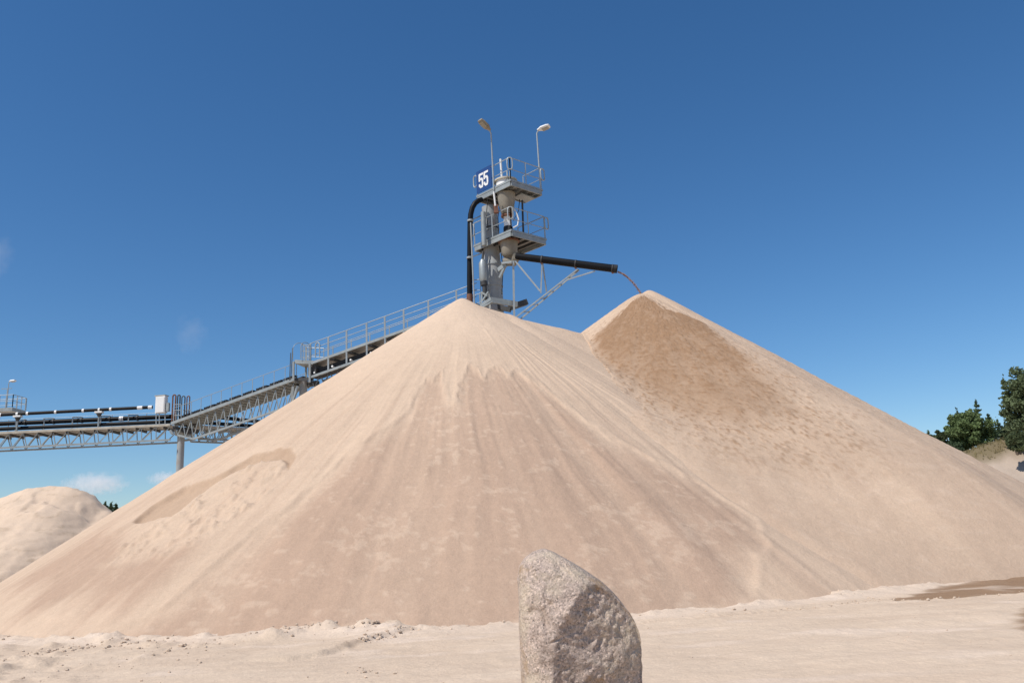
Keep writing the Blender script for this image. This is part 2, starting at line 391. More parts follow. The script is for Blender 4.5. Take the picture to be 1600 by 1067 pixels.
b_ = fan * (1.0 - .034 * np.maximum(Rr - 5, 0)) * (.98 + .13 * cl + .14 * cl2 + .14 * fbm(X * 1.3, Y * 1.0, 4, 129) + .10 * run0) + (1 - fan) * (fanb * (.36 * speck + .18) + .06) + .34 * smooth(.38, .62, cl2 + .3 * cl) * smooth(2, 5, Rr) * smooth(16.5, 12, Rr) * (1 - .6 * fan)
d_ = .12 + .18 * run + .22 * speck * rough + .15 * wob
d_ = d_ + .22 * smooth(12, 19, Rr)
pale = .25 * smooth(.3, .6, cl) * (1 - fan)
V = np.stack([X, Y, H], -1).reshape(-1, 3)
root = thing('sand_pile', 'right-hand sand pile under the chute, with dark fresh sand fanning down from its tip', 'sand pile', (P2[0], P2[1], 0))
np_mesh('sand_slope', V - ROOTS[root.name], grid_faces(A.shape[0], A.shape[1], True), M['sand'], root,
        stain=np.stack([d_, b_, pale], -1).reshape(-1, 3))

# ground: one sheet to the horizon, finest where the photograph looks at it closely
def axis(lo, hi, step, far_lo, far_hi):
    a = list(np.arange(lo, hi, step)); s = step; x = a[-1]
    while x < far_hi: s *= 1.22; x += s; a.append(x)
    s = step; x = lo; b = []
    while x > far_lo: s *= 1.22; x -= s; b.append(x)
    return np.array(b[::-1] + a)
gx, gy = axis(-13, 16, .06, -4000, 4000), axis(8.5, 24.5, .06, -300, 6000)
X, Y = np.meshgrid(gx, gy, indexing='ij')
near = smooth(60, 25, np.hypot(X, Y - 15))
def ground_h(X, Y):
    d, t = line_dist(X, Y, BERM); lump = fbm(X * 3.2, Y * 3.2, 3, 201)
    z = .045 * fbm(X * .45, Y * .45, 3, 203) + .014 * fbm(X * 3, Y * 3, 3, 205) + .022 * np.maximum(0, fbm(X * 1.5, Y * 2.2, 4, 206) - .12)
    z = z + np.exp(-(d / .40) ** 2) * (.09 + .16 * np.maximum(0, lump)) * smooth(-.1, .8, t)
    d, t = line_dist(X, Y, RUT); side = smooth(-.05, .05, poly_sd(X, Y, RUT + [(-5.5, 16.3), (-5.5, 13.1)]))
    z = z + .065 * side * np.exp(-(d / .7) ** 2) + np.exp(-(d / .18) ** 2) * .09 * np.maximum(0, fbm(X * 5, Y * 5, 3, 207)) * smooth(.5, 1.6, t)
    rz = smooth(-4.6, -7.5, X) * smooth(18.8, 17.0, Y)
    z = z + rz * (.15 * np.maximum(0, fbm(X * 2.4, Y * 1.6, 4, 211)) + .05 * fbm(X * .9, Y * 1.4, 2, 213))
    d, t = line_dist(X, Y, LEDGE); z = z + np.exp(-(d / .3) ** 2) * .10 * np.maximum(0, fbm(X * 3.5, Y * 3.5, 3, 215))
    d, t = line_dist(X, Y, TYRE); pr = smooth(-.2, .4, np.sin(t * 48 + 2 * fbm(X * 2, Y * 2, 2, 217)))
    z = z - np.exp(-(d / .16) ** 2) * .030 * pr + np.exp(-((d - .3) / .14) ** 2) * .025
    # windrow of dry sand pushed up against the toe of the pile
    rr = np.hypot(X - P1[0], Y - P1[1])
    z = z + .06 * np.exp(-((rr - 17.6) / .45) ** 2) * (1 + 1.2 * fbm(X * 1.6, Y * 1.6, 4, 219)) + .07 * np.exp(-((rr - 17.5) / .35) ** 2) * np.maximum(0, fbm(X * 4.5, Y * 4.5, 3, 220))
    trk = np.sin((Y - .22 * X - .010 * (X - 6) ** 2) * 4.2 + 1.2 * fbm(X * .3, Y * .3, 2, 221))
    z = z + .010 * fbm(X * .5, (Y - .18 * X) * 6.5, 3, 243) * smooth(17, 15.5, Y)
    z = z + .018 * trk * smooth(2.5, 5, X) * smooth(16.5, 14.5, Y)
    sw = poly_sd(X, Y, WET) + .12 * fbm(X * 2.5, Y * 2.5, 3, 223)
    z = z + .05 * smooth(-.1, 1.6, sw) + .02 * np.exp(-((sw + .10) / .09) ** 2) * (1 + fbm(X * 4, Y * 4, 3, 225)) * smooth(18.2, 17.6, Y)
    return z
Z = ground_h(X, Y) * near
sw = poly_sd(X, Y, WET) + .22 * fbm(X * 1.6, Y * 1.6, 4, 223); sw2 = poly_sd(X, Y, WETB) + .25 * fbm(X * 2, Y * 2, 3, 227)
wet = np.maximum(smooth(-.04, .12, sw), smooth(-.1, .3, sw2))
rr = np.hypot(X - P1[0], Y - P1[1])
pat = fbm(X * .55, Y * 1.1, 4, 231)
d_ = .28 + .35 * pat + .25 * smooth(-4.6, -8, X) * fbm(X * 2.4, Y * 1.6, 3, 211) + .35 * smooth(18.6, 17.4, rr) * 0
d_ = d_ + .28 * fbm(X * .35, (Y - .18 * X) * 5.5, 4, 241) * smooth(17.5, 15.5, Y) + .30 * smooth(.35, .6, fbm(X * .25 + 5, (Y - .2 * X) * 1.5, 3, 233)) * smooth(1, 4, X)
d, t = line_dist(X, Y, RUT); b_ = .30 * np.exp(-(d / .06) ** 2) * smooth(.3, 2.2, t)
d, t = line_dist(X, Y, TYRE); b_ = b_ + .45 * np.exp(-(d / .13) ** 2) * smooth(-.2, .4, np.sin(t * 48 + 2 * fbm(X * 2, Y * 2, 2, 217)))
b_ = np.maximum(b_, wet * (1.0 + .35 * fbm(X * 1.2, Y * 1.2, 4, 235)))
pale = .5 * smooth(.1, .6, fbm(X * .8, Y * 1.6, 4, 237)) + .4 * smooth(.5, 1, np.exp(-((rr - 17.9) / .8) ** 2))
V = np.stack([X, Y, Z], -1).reshape(-1, 3)
g = np_mesh('ground', V, grid_faces(len(gx), len(gy)), M['ground'], stain=np.stack([d_, b_, pale], -1).reshape(-1, 3))
g['kind'] = 'structure'

# ---------------------------------------------------------------- steelwork helpers
def railing(owner, base, h=1.15, mids=(.55,), n_posts=None, spacing=1.2, r=.024, loops=(), name='railing', post_ext=0.0, pr=None, mat_='rail', posts_at=None):
    """Guard rail along a line of floor points: top rail, with its middle rails and each post under it."""
    base = [arr(b) for b in base]; up = np.array([0, 0, 1.0])
    rl = MB().tube([b + up * h for b in base], r, 8).build(name, mat_, owner)
    for m_ in mids: MB().tube([b + up * m_ for b in base], r * .8, 8).build('middle_rail', mat_, rl)
    for a, b in zip(base[:-1], base[1:]):
        L = np.linalg.norm(b - a); k = max(1, round(L / spacing)) if posts_at is None else None
        for t in (np.linspace(0, 1, k + 1) if posts_at is None else posts_at):
            p = a + (b - a) * t
            MB().beam(p - up * post_ext, p + up * h, (pr or r * 2.1), (pr or r * 2.1), (1, 0, 0)).build('post', mat_, rl)
    for c, d in loops:                           # rounded hoop that closes a rail end
        hoop(c, d, .26, .62, .035).build('end_hoop', mat_, rl)
    return rl
def hoop(c, d, w, h, r):                         # standing rounded hoop centred on c, wide along d
    c = arr(c); d = arr(d) / np.linalg.norm(d); pts = []
    for k in range(25):
        a = 2 * math.pi * k / 24
        pts.append(c + d * (w / 2) * np.sign(math.cos(a)) * abs(math.cos(a)) ** .6 + np.array([0, 0, 1]) * (h / 2) * np.sign(math.sin(a)) * abs(math.sin(a)) ** .6)
    return MB().tube(pts, r, 8, False)
def zigzag(owner, tops, bots, w, mat_, name='brace'):
    """Lattice bars between an upper and a lower chord, each bar a piece."""
    for i in range(len(tops) - 1):
        MB().beam(tops[i], bots[i], w, w).build(name, mat_, owner)
        MB().beam(bots[i], tops[i + 1], w, w).build(name, mat_, owner)
def plan_dir(a, b):
    d = arr(b)[:2] - arr(a)[:2]; d /= np.linalg.norm(d); return np.array([d[0], d[1], 0])
ZU, ZL, ZB = 18.74, 16.12, 12.75
COL = np.array([-.80, 40.15, 0])
U1 = np.array([math.cos(math.radians(134)), math.sin(math.radians(134)), 0])   # platform edge that runs away to the left
V1 = np.array([math.cos(math.radians(42)), math.sin(math.radians(42)), 0])     # and to the right
UPZ = np.array([0, 0, 1.0])

# ---------------------------------------------------------------- the tower
tower = thing('conveyor_tower', 'grey steel column tower with two railed platforms above the front sand pile', 'tower', COL)
c = MB(); c._lathe(COL, [(.47, 0), (.47, 14.1), (.47, 15.2), (.44, 15.25), (.40, 16.0), (.40, 18.2)], 32)
col = c.build('column', 'paint', tower)
for z in (13.9, 15.0, 16.9):
    MB()._lathe(COL + UPZ * z, [(.40 if z > 16 else .47, 0), (.45 if z > 16 else .50, .0), (.45 if z > 16 else .50, .06), (.40 if z > 16 else .47, .06)], 32).build('weld_ring', 'paint', col)

def platform(z, N, lu, lv, wr, wl, tag_):
    N = np.array([N[0], N[1], z])
    P = lambda u, v, dz=0: N + U1 * u + V1 * v + UPZ * dz
    t = .045
    deck = MB().prism([P(.06, .06), P(.06, lv - .06), P(wr, lv - .06), P(wr, wl), P(lu - .06, wl), P(lu - .06, .06)], z - .03, z + .012).build('deck', 'grate', tower)
    fr = MB(); per = [P(0, 0), P(0, lv), P(wr, lv), P(wr, wl), P(lu, wl), P(lu, 0)]
    for a, b in zip(per, per[1:] + per[:1]):
        d = (b - a) / np.linalg.norm(b - a); fr.beam(a + d * .03 - UPZ * .13, b - d * .03 - UPZ * .13, .06, .22); fr.beam(a - d * .03 + UPZ * .04, b + d * .03 + UPZ * .04, .09, .10)
    f = fr.build('edge_beam', 'galv', tower)
    for v in np.arange(.45, lv - .2, .48): MB().beam(P(.05, v, -.10), P(wr - .05, v, -.10), .06, .12).build('joist', 'dark' if tag_ else 'galv', f)
    for u in np.arange(wr + .25, lu - .1, .4): MB().beam(P(u, .05, -.105), P(u, wl - .05, -.105), .06, .12).build('joist', 'dark', f)
    r1 = railing(tower, [P(lu, .03), P(.03, .03), P(.03, lv)], 1.28, (.66,), spacing=1.25, r=.026,
                 loops=[(P(lu + .10, 0, .92), U1), (P(.02, .02, .95), (U1 - V1)), (P(-.02, lv + .10, .92), V1)])
    railing(tower, [P(.05, lv), P(wr, lv)], 1.28, (.66,), spacing=1.3, r=.024)
    return P
PU = platform(ZU, (.35, 38.2), 2.52, 2.12, 1.30, 1.25, 0)
PL = platform(ZL, (.25, 38.2), 2.75, 2.32, 1.95, 1.25, 1)
MB().beam(PU(1.0, 1.5, -.30), PU(.35, 1.5, -.30), 1.0, .05).build('floor_hatch', 'galv', tower)

# machine on the column: feed tank, hopper, valve and outlet
HP = np.array([.10, 39.2, 0])
tk = MB()._lathe(HP + UPZ * (ZU + .02), [(.50, 0), (.52, .35), (.46, .45), (.36, .52)], 28).build('feed_tank', 'white', tower)
MB()._lathe(HP + UPZ * (ZU + .36), [(.50, .0), (.60, .02), (.60, .10), (.50, .11)], 28).build('flange', 'cream', tk)
MB().tube([HP + UPZ * (ZU + .5) + np.array([-.18, -.1, 0]), HP + UPZ * (ZU + 1.62) + np.array([-.20, -.1, 0])], .055, 10).build('vent_pipe', 'white', tk)
for dx in (.10, .24): MB().tube([HP + UPZ * (ZU + .1) + np.array([dx, -.55, 0]), HP + UPZ * (ZU + .75) + np.array([dx, -.5, 0])], .035, 8).build('feed_pipe', 'galv', tk)
MB().box(PU(1.05, .42, .17), .34, .26, .28, U1).build('motor', 'galv', tower)
MB().box(PU(.55, 1.35, .14), .18, .18, .26, U1).build('junction_box', 'white', tower)
hop = MB()._lathe(HP + UPZ * (ZU - 1.35), [(.28, 0), (.30, .02), (.44, .80), (.46, 1.10)], 28).build('hopper', 'tan', tower)
MB()._lathe(HP + UPZ * (ZU - 1.50), [(.20, 0), (.32, .02), (.32, .10), (.22, .14)], 24).build('flange', 'brown', hop)
vl = MB()._lathe(HP + UPZ * (ZL + .62), [(.20, 0), (.20, .50), (.23, .52), (.23, .60), (.2, .62)], 24).build('valve', 'white', tower)
MB()._lathe(HP + UPZ * (ZL + .22), [(.25, 0), (.23, .36), (.2, .40)], 24).build('sleeve', 'rubber', vl)
MB()._lathe(HP + UPZ * (ZL + .02), [(.34, 0), (.32, .12), (.22, .20)], 24).build('collar', 'cream', vl)
MB().tube([HP + np.array([.28, -.1, ZL + 1.55]), HP + np.array([.45, -.1, ZL + 1.35]), HP + np.array([.55, -.1, ZL + .95]), HP + np.array([.48, -.1, ZL + .62]), HP + np.array([.25, -.1, ZL + .5])], .035, 8).build('air_hose', 'white', vl)
out = MB()._lathe(HP + UPZ * (ZL - .95), [(.30, 0), (.38, .10), (.42, .45), (.46, .75)], 28).build('outlet_hopper', 'tan', tower)
MB()._lathe(HP + UPZ * (ZL - .22), [(.46, 0), (.54, .02), (.54, .07), (.46, .09)], 28).build('flange', 'brown', out)
CH0, CH1 = at(806, 400.5, 38.75), at(964, 420.5, 38.0)
MB().tube([HP + UPZ * (ZL - 1.22) + np.array([-.35, 0, 0]), HP + UPZ * (ZL - 1.25) + np.array([.2, 0, 0]), CH0 + (CH1 - CH0) * .01], [.20, .22, .21], 18).build('outlet_elbow', 'tan', out)
MB().tube([PL(1.1, 1.4, -1.0) * 0 + at(816, 313, 39.6), at(818, 372, 39.6)], .05, 8).build('riser_pipe', 'dark', tower)
# pipes and gear on the front and left of the column
MB().tube([at(771.5, 300, 38.6), at(774, 322, 38.6)], .045, 8).build('gauge_pipe', 'white', tower)
MB().box(at(775, 327, 38.7), .22, .2, .42).build('gauge', 'brown', tower)
ves = MB().tube([at(754, 406, 39.25), at(754, 412, 39.25), at(755, 436, 39.25), at(755.5, 440, 39.25)], [.10, .19, .20, .14], 18).build('pressure_vessel', 'rail', tower)
MB().tube([at(755.5, 440, 39.25), at(756.5, 446, 39.25)], .17, 14).build('vessel_base', 'dark', ves)
MB().tube([at(757, 446, 39.25), at(758, 468, 39.25)], .12, 12).build('drain_pipe', 'dark', ves)
MB().tube([at(755, 393, 39.25), at(754, 406, 39.25)], .06, 10).build('feed_pipe', 'dark', ves)
MB().tube([at(755, 332, 39.1), at(756.5, 384, 39.1)], .13, 14).build('side_pipe', 'galv', tower)
for y in (352, 371): MB()._lathe(COL + UPZ * (at(760, y, 39.5)[2]), [(.40, 0), (.45, 0), (.45, .05), (.40, .05)], 28).build('strap', 'dark', tower)
# loose cables and small fittings
for pts, r in ((((779, 300, 39.3), (781, 318, 39.2), (778, 340, 39.3), (780, 372, 39.4)), .022), (((762, 312, 39.4), (760, 335, 39.5), (763, 360, 39.6)), .02), (((812, 312, 39.4), (810, 330, 39.2), (802, 345, 39.0)), .02), (((783, 396, 39.0), (786, 420, 39.3), (784, 460, 39.5)), .022)):
    MB().tube([at(*q) for q in pts], r, 6).build('cable', 'rubber', tower)
# bracket that carries the chute boom
kb = MB(); kb.beam(at(779, 422, 39.1), at(791, 413, 38.8), .14, .2); kb.beam(at(781, 434, 39.1), at(790, 414, 38.8), .10, .12); kb.beam(at(784, 412, 38.8), at(800, 410, 38.7), .18, .10)
kb.build('boom_bracket', 'galv', tower)
# frame round the column foot, as far as the sand lets it be seen
bf = MB(); bz = at(790, 470, 38.9)[2]
for a, b in (((752, 478, 39.0), (768, 467, 38.7)), ((766, 467, 38.7), (808, 474, 39.2)), ((752, 480, 39.0), (770, 470, 38.7)), ((766, 470.5, 38.7), (808, 477, 39.2))): bf.beam(at(*a), at(*b), .14, .16)
bf.build('foot_frame', 'galv', tower)
bf = MB(); bf.beam(at(796, 481, 39.6), at(823, 472, 39.9), .28, .28); bf.beam(at(770, 478, 39.9), at(798, 484, 39.6), .2, .24); bf.build('slew_arm', 'dark', tower)
bf = MB(); bf.beam(at(752, 457, 39.2), at(762, 462, 38.9), .08, .08); bf.beam(at(754, 470, 39.1), at(763, 456, 38.9), .08, .08); bf.beam(at(752, 474, 39.1), at(753, 456, 39.2), .07, .07); bf.build('ladder_frame', 'galv', tower)

# ---------------------------------------------------------------- the number sign
sp0, sp1 = PU(2.44, -.07), PU(1.30, -.07); zs0, zs1 = .14, 1.34
sign = thing('number_sign', 'blue sign with white number 55 fixed to the top platform railing', 'sign', sp0 + UPZ * ZU * 0)
MB().beam(lerp(sp0, sp1, 0) + UPZ * (zs0 + zs1) / 2, sp1 + UPZ * (zs0 + zs1) / 2, .03, zs1 - zs0).build('sign_face', 'bluep', sign)
def digit5(ox, w, h, t):                         # the outline of a 5 as short bars along its centre line
    pts = [(w * .92, h - t / 2), (t * .55, h - t / 2), (t * .45, h * .53)]
    pts2 = [(t * .45, h * .53), (w * .35, h * .62), (w * .70, h * .60), (w - t / 2, h * .48), (w - t / 2, h * .22), (w * .72, t * .55), (w * .40, t * .5), (t * .5, h * .17), (t * .45, h * .25)]
    return [(ox + x, y) for x, y in pts], [(ox + x, y) for x, y in pts2]
dS = plan_dir(sp0, sp1); nS = np.array([dS[1], -dS[0], 0])
for k in range(2):
    g = MB()
    for pts in digit5(.20 + k * .38, .34, .80, .115):
        for j, (a, b) in enumerate(zip(pts[:-1], pts[1:])):
            pa, pb = [sp0 + dS * q[0] + UPZ * (zs0 + .20 + q[1]) + nS * (.021 + .0006 * j) for q in (a, b)]
            ext = (pb - pa) / np.linalg.norm(pb - pa) * .035
            g.beam(pa - ext, pb + ext, .012, .115, UPZ if abs((pb - pa)[2]) < .9 * np.linalg.norm(pb - pa) else dS)
    g.build('digit', 'white', sign)

# ---------------------------------------------------------------- lamps on the top platform
def lamp(base, top, head_dir, drop, label, scale=1.0, group='lamps on the platforms'):
    base, top = arr(base), arr(top)
    t = thing('street_lamp', label, 'lamp', base, group)
    hd = arr(head_dir) / np.linalg.norm(head_dir)
    knee = top - UPZ * .15
    p = MB().tube([base, base + (top - base) * .5, knee, top + hd * .10 * scale], [.045 * scale, .04 * scale, .035 * scale, .035 * scale], 10).build('pole', 'rail', t)
    a = top + hd * .05 * scale; b = a + hd * .86 * scale * .8 + UPZ * drop
    ax = (b - a) / np.linalg.norm(b - a); side = np.cross(ax, UPZ); side /= np.linalg.norm(side); nv = np.cross(side, ax)
    m_ = MB(); sec = []
    for s, w, hh in ((0, .07, .07), (.18, .12, .12), (.3, .20, .14), (.75, .21, .13), (.97, .17, .09), (1, .06, .04)):
        q = a + (b - a) * s
        sec.append([q + side * (w * scale * math.cos(2 * math.pi * k / 12)) + nv * (hh * scale * (1 if math.sin(2 * math.pi * k / 12) > 0 else .55) * math.sin(2 * math.pi * k / 12)) for k in range(12)])
    vs = [v for s_ in sec for v in s_]
    m_._add(vs, [(i * 12 + k, i * 12 + (k + 1) % 12, (i + 1) * 12 + (k + 1) % 12, (i + 1) * 12 + k) for i in range(5) for k in range(12)] + [tuple(range(11, -1, -1)), tuple(60 + k for k in range(12))])
    hd_ = m_.build('lamp_head', 'tan' if drop > .2 else 'white', t)
    q0, q1 = a + (b - a) * .38, a + (b - a) * .85
    MB().beam(q0 - nv * .085 * scale, q1 - nv * .075 * scale, .27 * scale, .03, nv).build('lamp_glass', 'glass', hd_)
    return t
lamp(PU(1.15, -.08, -.1), at(767, 204.5, 38.95), np.array([-.62, -.55, 0]), .38, 'lamp tilted up to the left, beside the blue number sign on the tower')
lamp(PU(.02, 2.06, -.1), at(838.5, 204.5, 39.6), np.array([.9, -.35, 0]), .10, 'slim white lamp on the right corner of the tower top platform')

# ---------------------------------------------------------------- discharge chute and its boom
chute = thing('discharge_chute', 'long black chute pipe on a light lattice boom, pouring sand onto the right pile', 'chute', CH0)
cd = (CH1 - CH0) / np.linalg.norm(CH1 - CH0)
m_ = MB(); n = 24; k_ = []
nrm = np.cross(cd, UPZ); nrm /= np.linalg.norm(nrm); nup = np.cross(nrm, cd)
for P, r in ((CH0, .175), (CH1, .19), (CH1, .165), (CH0 + cd * .2, .15)):
    k_ += [P + nrm * r * math.cos(2 * math.pi * k / n) + nup * r * math.sin(2 * math.pi * k / n) for k in range(n)]
m_._add(k_, [(i * n + k, i * n + (k + 1) % n, (i + 1) * n + (k + 1) % n, (i + 1) * n + k) for i in range(3) for k in range(n)])
pp = m_.build('pipe', 'black', chute)
L = np.linalg.norm(CH1 - CH0)
MB().tube([CH1 - cd * .16, CH1 + cd * .01], .205, 24, False).build('end_collar', 'rubber', pp)
for px_, nm in ((847, 0), (900, 1), (957, 2)):
    s = CH0 + (CH1 - CH0) * ((px_ - 806) / 158.0)
    MB().tube([s - cd * .03, s + cd * .03], .207 if nm == 2 else .20, 24).build('pipe_clamp', 'dark', chute)
    MB().box(s - UPZ * .19, .10, .14, .10, cd).build('clamp_foot', 'brown', chute)
D0 = 38.45
bl, bl2 = at(800, 500.5, 38.95), at(903, 420.5, 38.25)
off = np.array([.22, .30, -.04])
ch_ = MB().beam(bl, bl2, .045, .06).build('boom_chord', 'galv', chute); MB().beam(bl + off, bl2 + off * .3, .045, .06).build('boom_chord', 'galv', chute)
for t in (.16, .30, .42, .55, .68, .82):
    MB().beam(lerp(bl, bl2, t), lerp(bl + off, bl2 + off * .3, t + .05), .04, .04).build('boom_tie', 'galv', chute)
bm = lerp(bl, bl2, .43)
for a, b, w in (((805, 408, 38.75), (844, 455, 38.6), .075), ((847, 412, 38.55), (845, 458, 38.6), .07), ((848, 412, 38.55), (854, 456, 38.9), .06), ((887, 437, 38.35), (930, 423.5, 38.15), .055), ((802, 408, 38.8), (803.5, 500, 38.95), .10)):
    MB().beam(at(*a), at(*b), w, w).build('strut', 'rail', chute)

# falling sand: far too many grains to count
grains = MB(); g0, g1 = CH1 + cd * .02 - UPZ * .13, at(1004, 463, 38.25)
def fall(t): p = lerp(g0, g1, t); p[2] = g0[2] + (g1[2] - g0[2]) * (.22 * t + .78 * t * t); return p
for k in range(900):
    t = rng.random(); p = fall(t) + rng.normal(0, .018 + .016 * t, 3); s = .008 + .012 * rng.random()
    grains._add([p + np.array(v) * s for v in ((1, 0, -.7), (-.5, .87, -.7), (-.5, -.87, -.7), (0, 0, 1))], [(0, 2, 1), (0, 1, 3), (1, 2, 3), (2, 0, 3)])
core = MB().tube([fall(t) for t in np.linspace(0, 1, 14)], [.010 + .014 * abs(math.sin(t * 9)) for t in np.linspace(0, 1, 14)], 8)
grains._add(core.v, core.f)
M['brownsand'] = mat('falling_sand', (.42, .27, .20), .9, 0, .3, 14, spec=.1)
tag(grains.build('sand_stream', 'brownsand'), 'thin brown stream of sand falling from the chute mouth to the right pile tip', 'sand stream', kind='stuff')

# ---------------------------------------------------------------- black feed hose up the tower's left side
hs = thing('feed_hose', 'thick black hose climbing the tower left side and bending in under the top platform', 'hose', at(734, 474, 39.2))
hp = [at(*q) for q in ((734, 482, 39.2), (734, 470, 39.2), (733.8, 440, 39.2), (734, 400, 39.2), (734.5, 350, 39.2), (735.5, 335, 39.2), (738, 325, 39.2), (742, 318, 39.2), (747, 314, 39.3), (753, 312, 39.4))]
MB().tube(hp, .135, 16).build('hose', 'black', hs)
MB().tube([at(734, 474, 39.2), at(734, 460, 39.2)], .155, 16).build('hose_cuff', 'brown', hs)
for q0, q1 in (((735, 345, 39.1), (752, 337, 39.4)), ((734, 403, 39.1), (752, 396, 39.4))):
    a = at(*q0); MB().tube([a - UPZ * .04, a + UPZ * .04], .16, 16).build('clamp', 'rail', hs); MB().beam(a, at(*q1), .05, .05).build('clamp_arm', 'galv', hs)
cp = MB().tube([at(735.5, 348, 39.0), at(738, 405, 39.0), at(741.5, 482, 39.0)], .038, 8)
tag(cp.build('conduit_pipe', 'rail'), 'thin pale conduit pipe running down in front of the thick black hose', 'conduit')

# ---------------------------------------------------------------- upper inclined conveyor
UA, UB = at(484, 568.5, 43.2), at(746, 475.5, 39.5)
uc = thing('inclined_conveyor', 'upper inclined belt conveyor with a tall railed walkway, rising behind the front pile', 'conveyor', UA, 'belt conveyors')
dU = plan_dir(UA, UB); nU = np.array([-dU[1], dU[0], 0])         # nU points away from the camera
WID = 1.25
fr = MB(); 
for o_ in (0, WID): fr.beam(UA + nU * o_, UB + nU * o_, .09, .13)
fr.build('upper_chord', 'galv', uc)
lo0, lo1 = UA - UPZ * .74, UB - UPZ * .74
fr = MB()
for o_ in (0, WID): fr.beam(lo0 + nU * o_, lo1 + nU * o_, .10, .12)
fr.build('lower_chord', 'galv', uc)
MB().beam(UA + nU * (WID * .5) + UPZ * .03, UB + nU * (WID * .5) + UPZ * .03, WID - .12, .03).build('walkway', 'grate', uc)
MB().beam(UA + nU * .55 - UPZ * .44, UB + nU * .55 - UPZ * .44, .55, .26).build('belt', 'rubber', uc)
MB().beam(UA + nU * .55 - UPZ * .70, UB + nU * .55 - UPZ * .70, .50, .06).build('return_belt', 'rubber', uc)
posts = [485, 515, 545, 577.5, 606.5, 636, 674, 716]
rl = railing(uc, [UA, UB], 1.10, (.78, .42), posts_at=[(p - 484) / 262.0 for p in posts], r=.022, post_ext=.74, pr=.085)
rl2 = railing(uc, [UA + nU * WID, UB + nU * WID], 1.02, (.55,), posts_at=[(p - 484) / 262.0 for p in (500, 531, 562, 594, 623, 655, 690, 735)], r=.018, pr=.05)
for i, p in enumerate(posts):
    q = lerp(UA, UB, (p - 484) / 262.0 + .018)
    MB().tube([q + nU * .08 - UPZ * .52, q + nU * .34 - UPZ * .56], .055, 10).build('roller', 'white', uc)
    MB().beam(q + nU * .05 - UPZ * .14, q + nU * 1.0 - UPZ * .14, .22, .09).build('cross_bracket', 'dark', uc)
nz = 17
tps = [lerp(lo0, lo1, t) + nU * .05 for t in np.linspace(0, 1, nz)]
bts = [lerp(lo0, lo1, t) - UPZ * .62 + nU * .05 for t in np.linspace(.03, .97, nz)]
tr = MB().beam(bts[0], bts[-1], .07, .07).build('truss', 'galv', uc); zigzag(tr, tps, bts, .045, 'dark')
railing(uc, [at(733, 472, 39.4), at(752, 470, 39.3)], 1.1, (.55,), spacing=.7, r=.02)

# landing where the two inclined conveyors meet
ld = thing('landing_platform', 'small railed landing at the foot of the upper inclined conveyor', 'platform', at(457, 592, 43.4))
A_, B_ = at(457.5, 565, 43.3), at(486, 566.5, 43.1)
for k in range(1): MB().beam(A_ + nU * .6, B_ + nU * .6, 1.2, .19, UPZ).build('deck', 'galv', ld)
for p in (A_ + dU * .05, B_ - dU * .08, A_ + dU * .05 + nU * 1.1): MB().beam(p, p - UPZ * 1.05, .10, .10, (1, 0, 0)).build('leg', 'galv', ld)
MB().beam(A_ + nU * .2 - UPZ * .95, B_ + nU * .2 - UPZ * .85, .12, .16).build('ladder_stringer', 'dark', ld)
hp_ = railing(ld, [A_ + nU * 1.15, B_ + nU * 1.15], 1.0, (.5,), spacing=.9, r=.02)
def uhoop(owner, p, d, w, h, r, m_, nm='guard_hoop'):
    p, d = arr(p), arr(d); pts = [p]
    for k in range(9):
        a = math.pi * k / 8; pts.append(p + d * (w / 2 - w / 2 * math.cos(a)) + UPZ * (h - w / 2 + w / 2 * math.sin(a)))
    pts.append(p + d * w); return MB().tube(pts, r, 8).build(nm, m_, owner)
uhoop(ld, A_ + UPZ * .1, dU * .6 + nU * .8, .75, .95, .016, 'galv'); uhoop(ld, A_ + dU * .5 + UPZ * .1, dU * .5 + nU, .5, .92, .016, 'galv')
cg = MB()
for t in np.linspace(.5, .96, 6): cg.beam(lerp(A_, B_, t) + UPZ * .08, lerp(A_, B_, t) + UPZ * .98, .04, .03, (1, 0, 0))
for h in (.25, .6, .95): cg.beam(lerp(A_, B_, .5) + UPZ * h, lerp(A_, B_, .96) + UPZ * h, .035, .035)
cg.build('gate', 'rail', ld)
uhoop(ld, B_ + dU * .28 + UPZ * .25, dU, .26, .78, .035, 'rail'); MB().beam(A_ - dU * .12 - UPZ * 1.0, A_ + UPZ * .75 - dU * .02, .035, .035).build('ladder_rail', 'dark', ld); MB().beam(A_ - dU * .2 - UPZ * 1.0, A_ + UPZ * .5 - dU * .14, .035, .035).build('ladder_rail', 'dark', ld)
MB().box(lerp(A_, B_, .95) + nU * .4 - UPZ * .42, .5, .45, .45, dU).build('drive_motor', 'dark', ld)

# ---------------------------------------------------------------- lower inclined conveyor
LA, LB = at(268, 661.5, 48.0), at(463, 591.5, 43.6)
lc = thing('inclined_conveyor', 'lower inclined lattice conveyor rising from the white cabinet to the landing', 'conveyor', LA, 'belt conveyors')
dL = plan_dir(LA, LB); nL = np.array([-dL[1], dL[0], 0]); WL = 1.7
MB().beam(LA, LB, .10, .16).build('deck_edge', 'galv', lc); MB().beam(LA + nL * WL, LB + nL * WL, .10, .16).build('deck_edge', 'galv', lc)
MB().beam(LA + nL * WL / 2 - UPZ * .02, LB + nL * WL / 2 - UPZ * .02, WL - .12, .03).build('walkway', 'grate', lc)
for t in np.linspace(.02, .98, 24): MB().beam(lerp(LA, LB, t) + nL * .06 - UPZ * .10, lerp(LA, LB, t) + nL * (WL - .06) - UPZ * .10, .07, .12).build('cross_beam', 'galv', lc)
railing(lc, [LA, LB], .86, (), spacing=.78, r=.016, pr=.028)
railing(lc, [LA + nL * WL, LB + nL * WL], .80, (), spacing=1.1, r=.014, pr=.026)
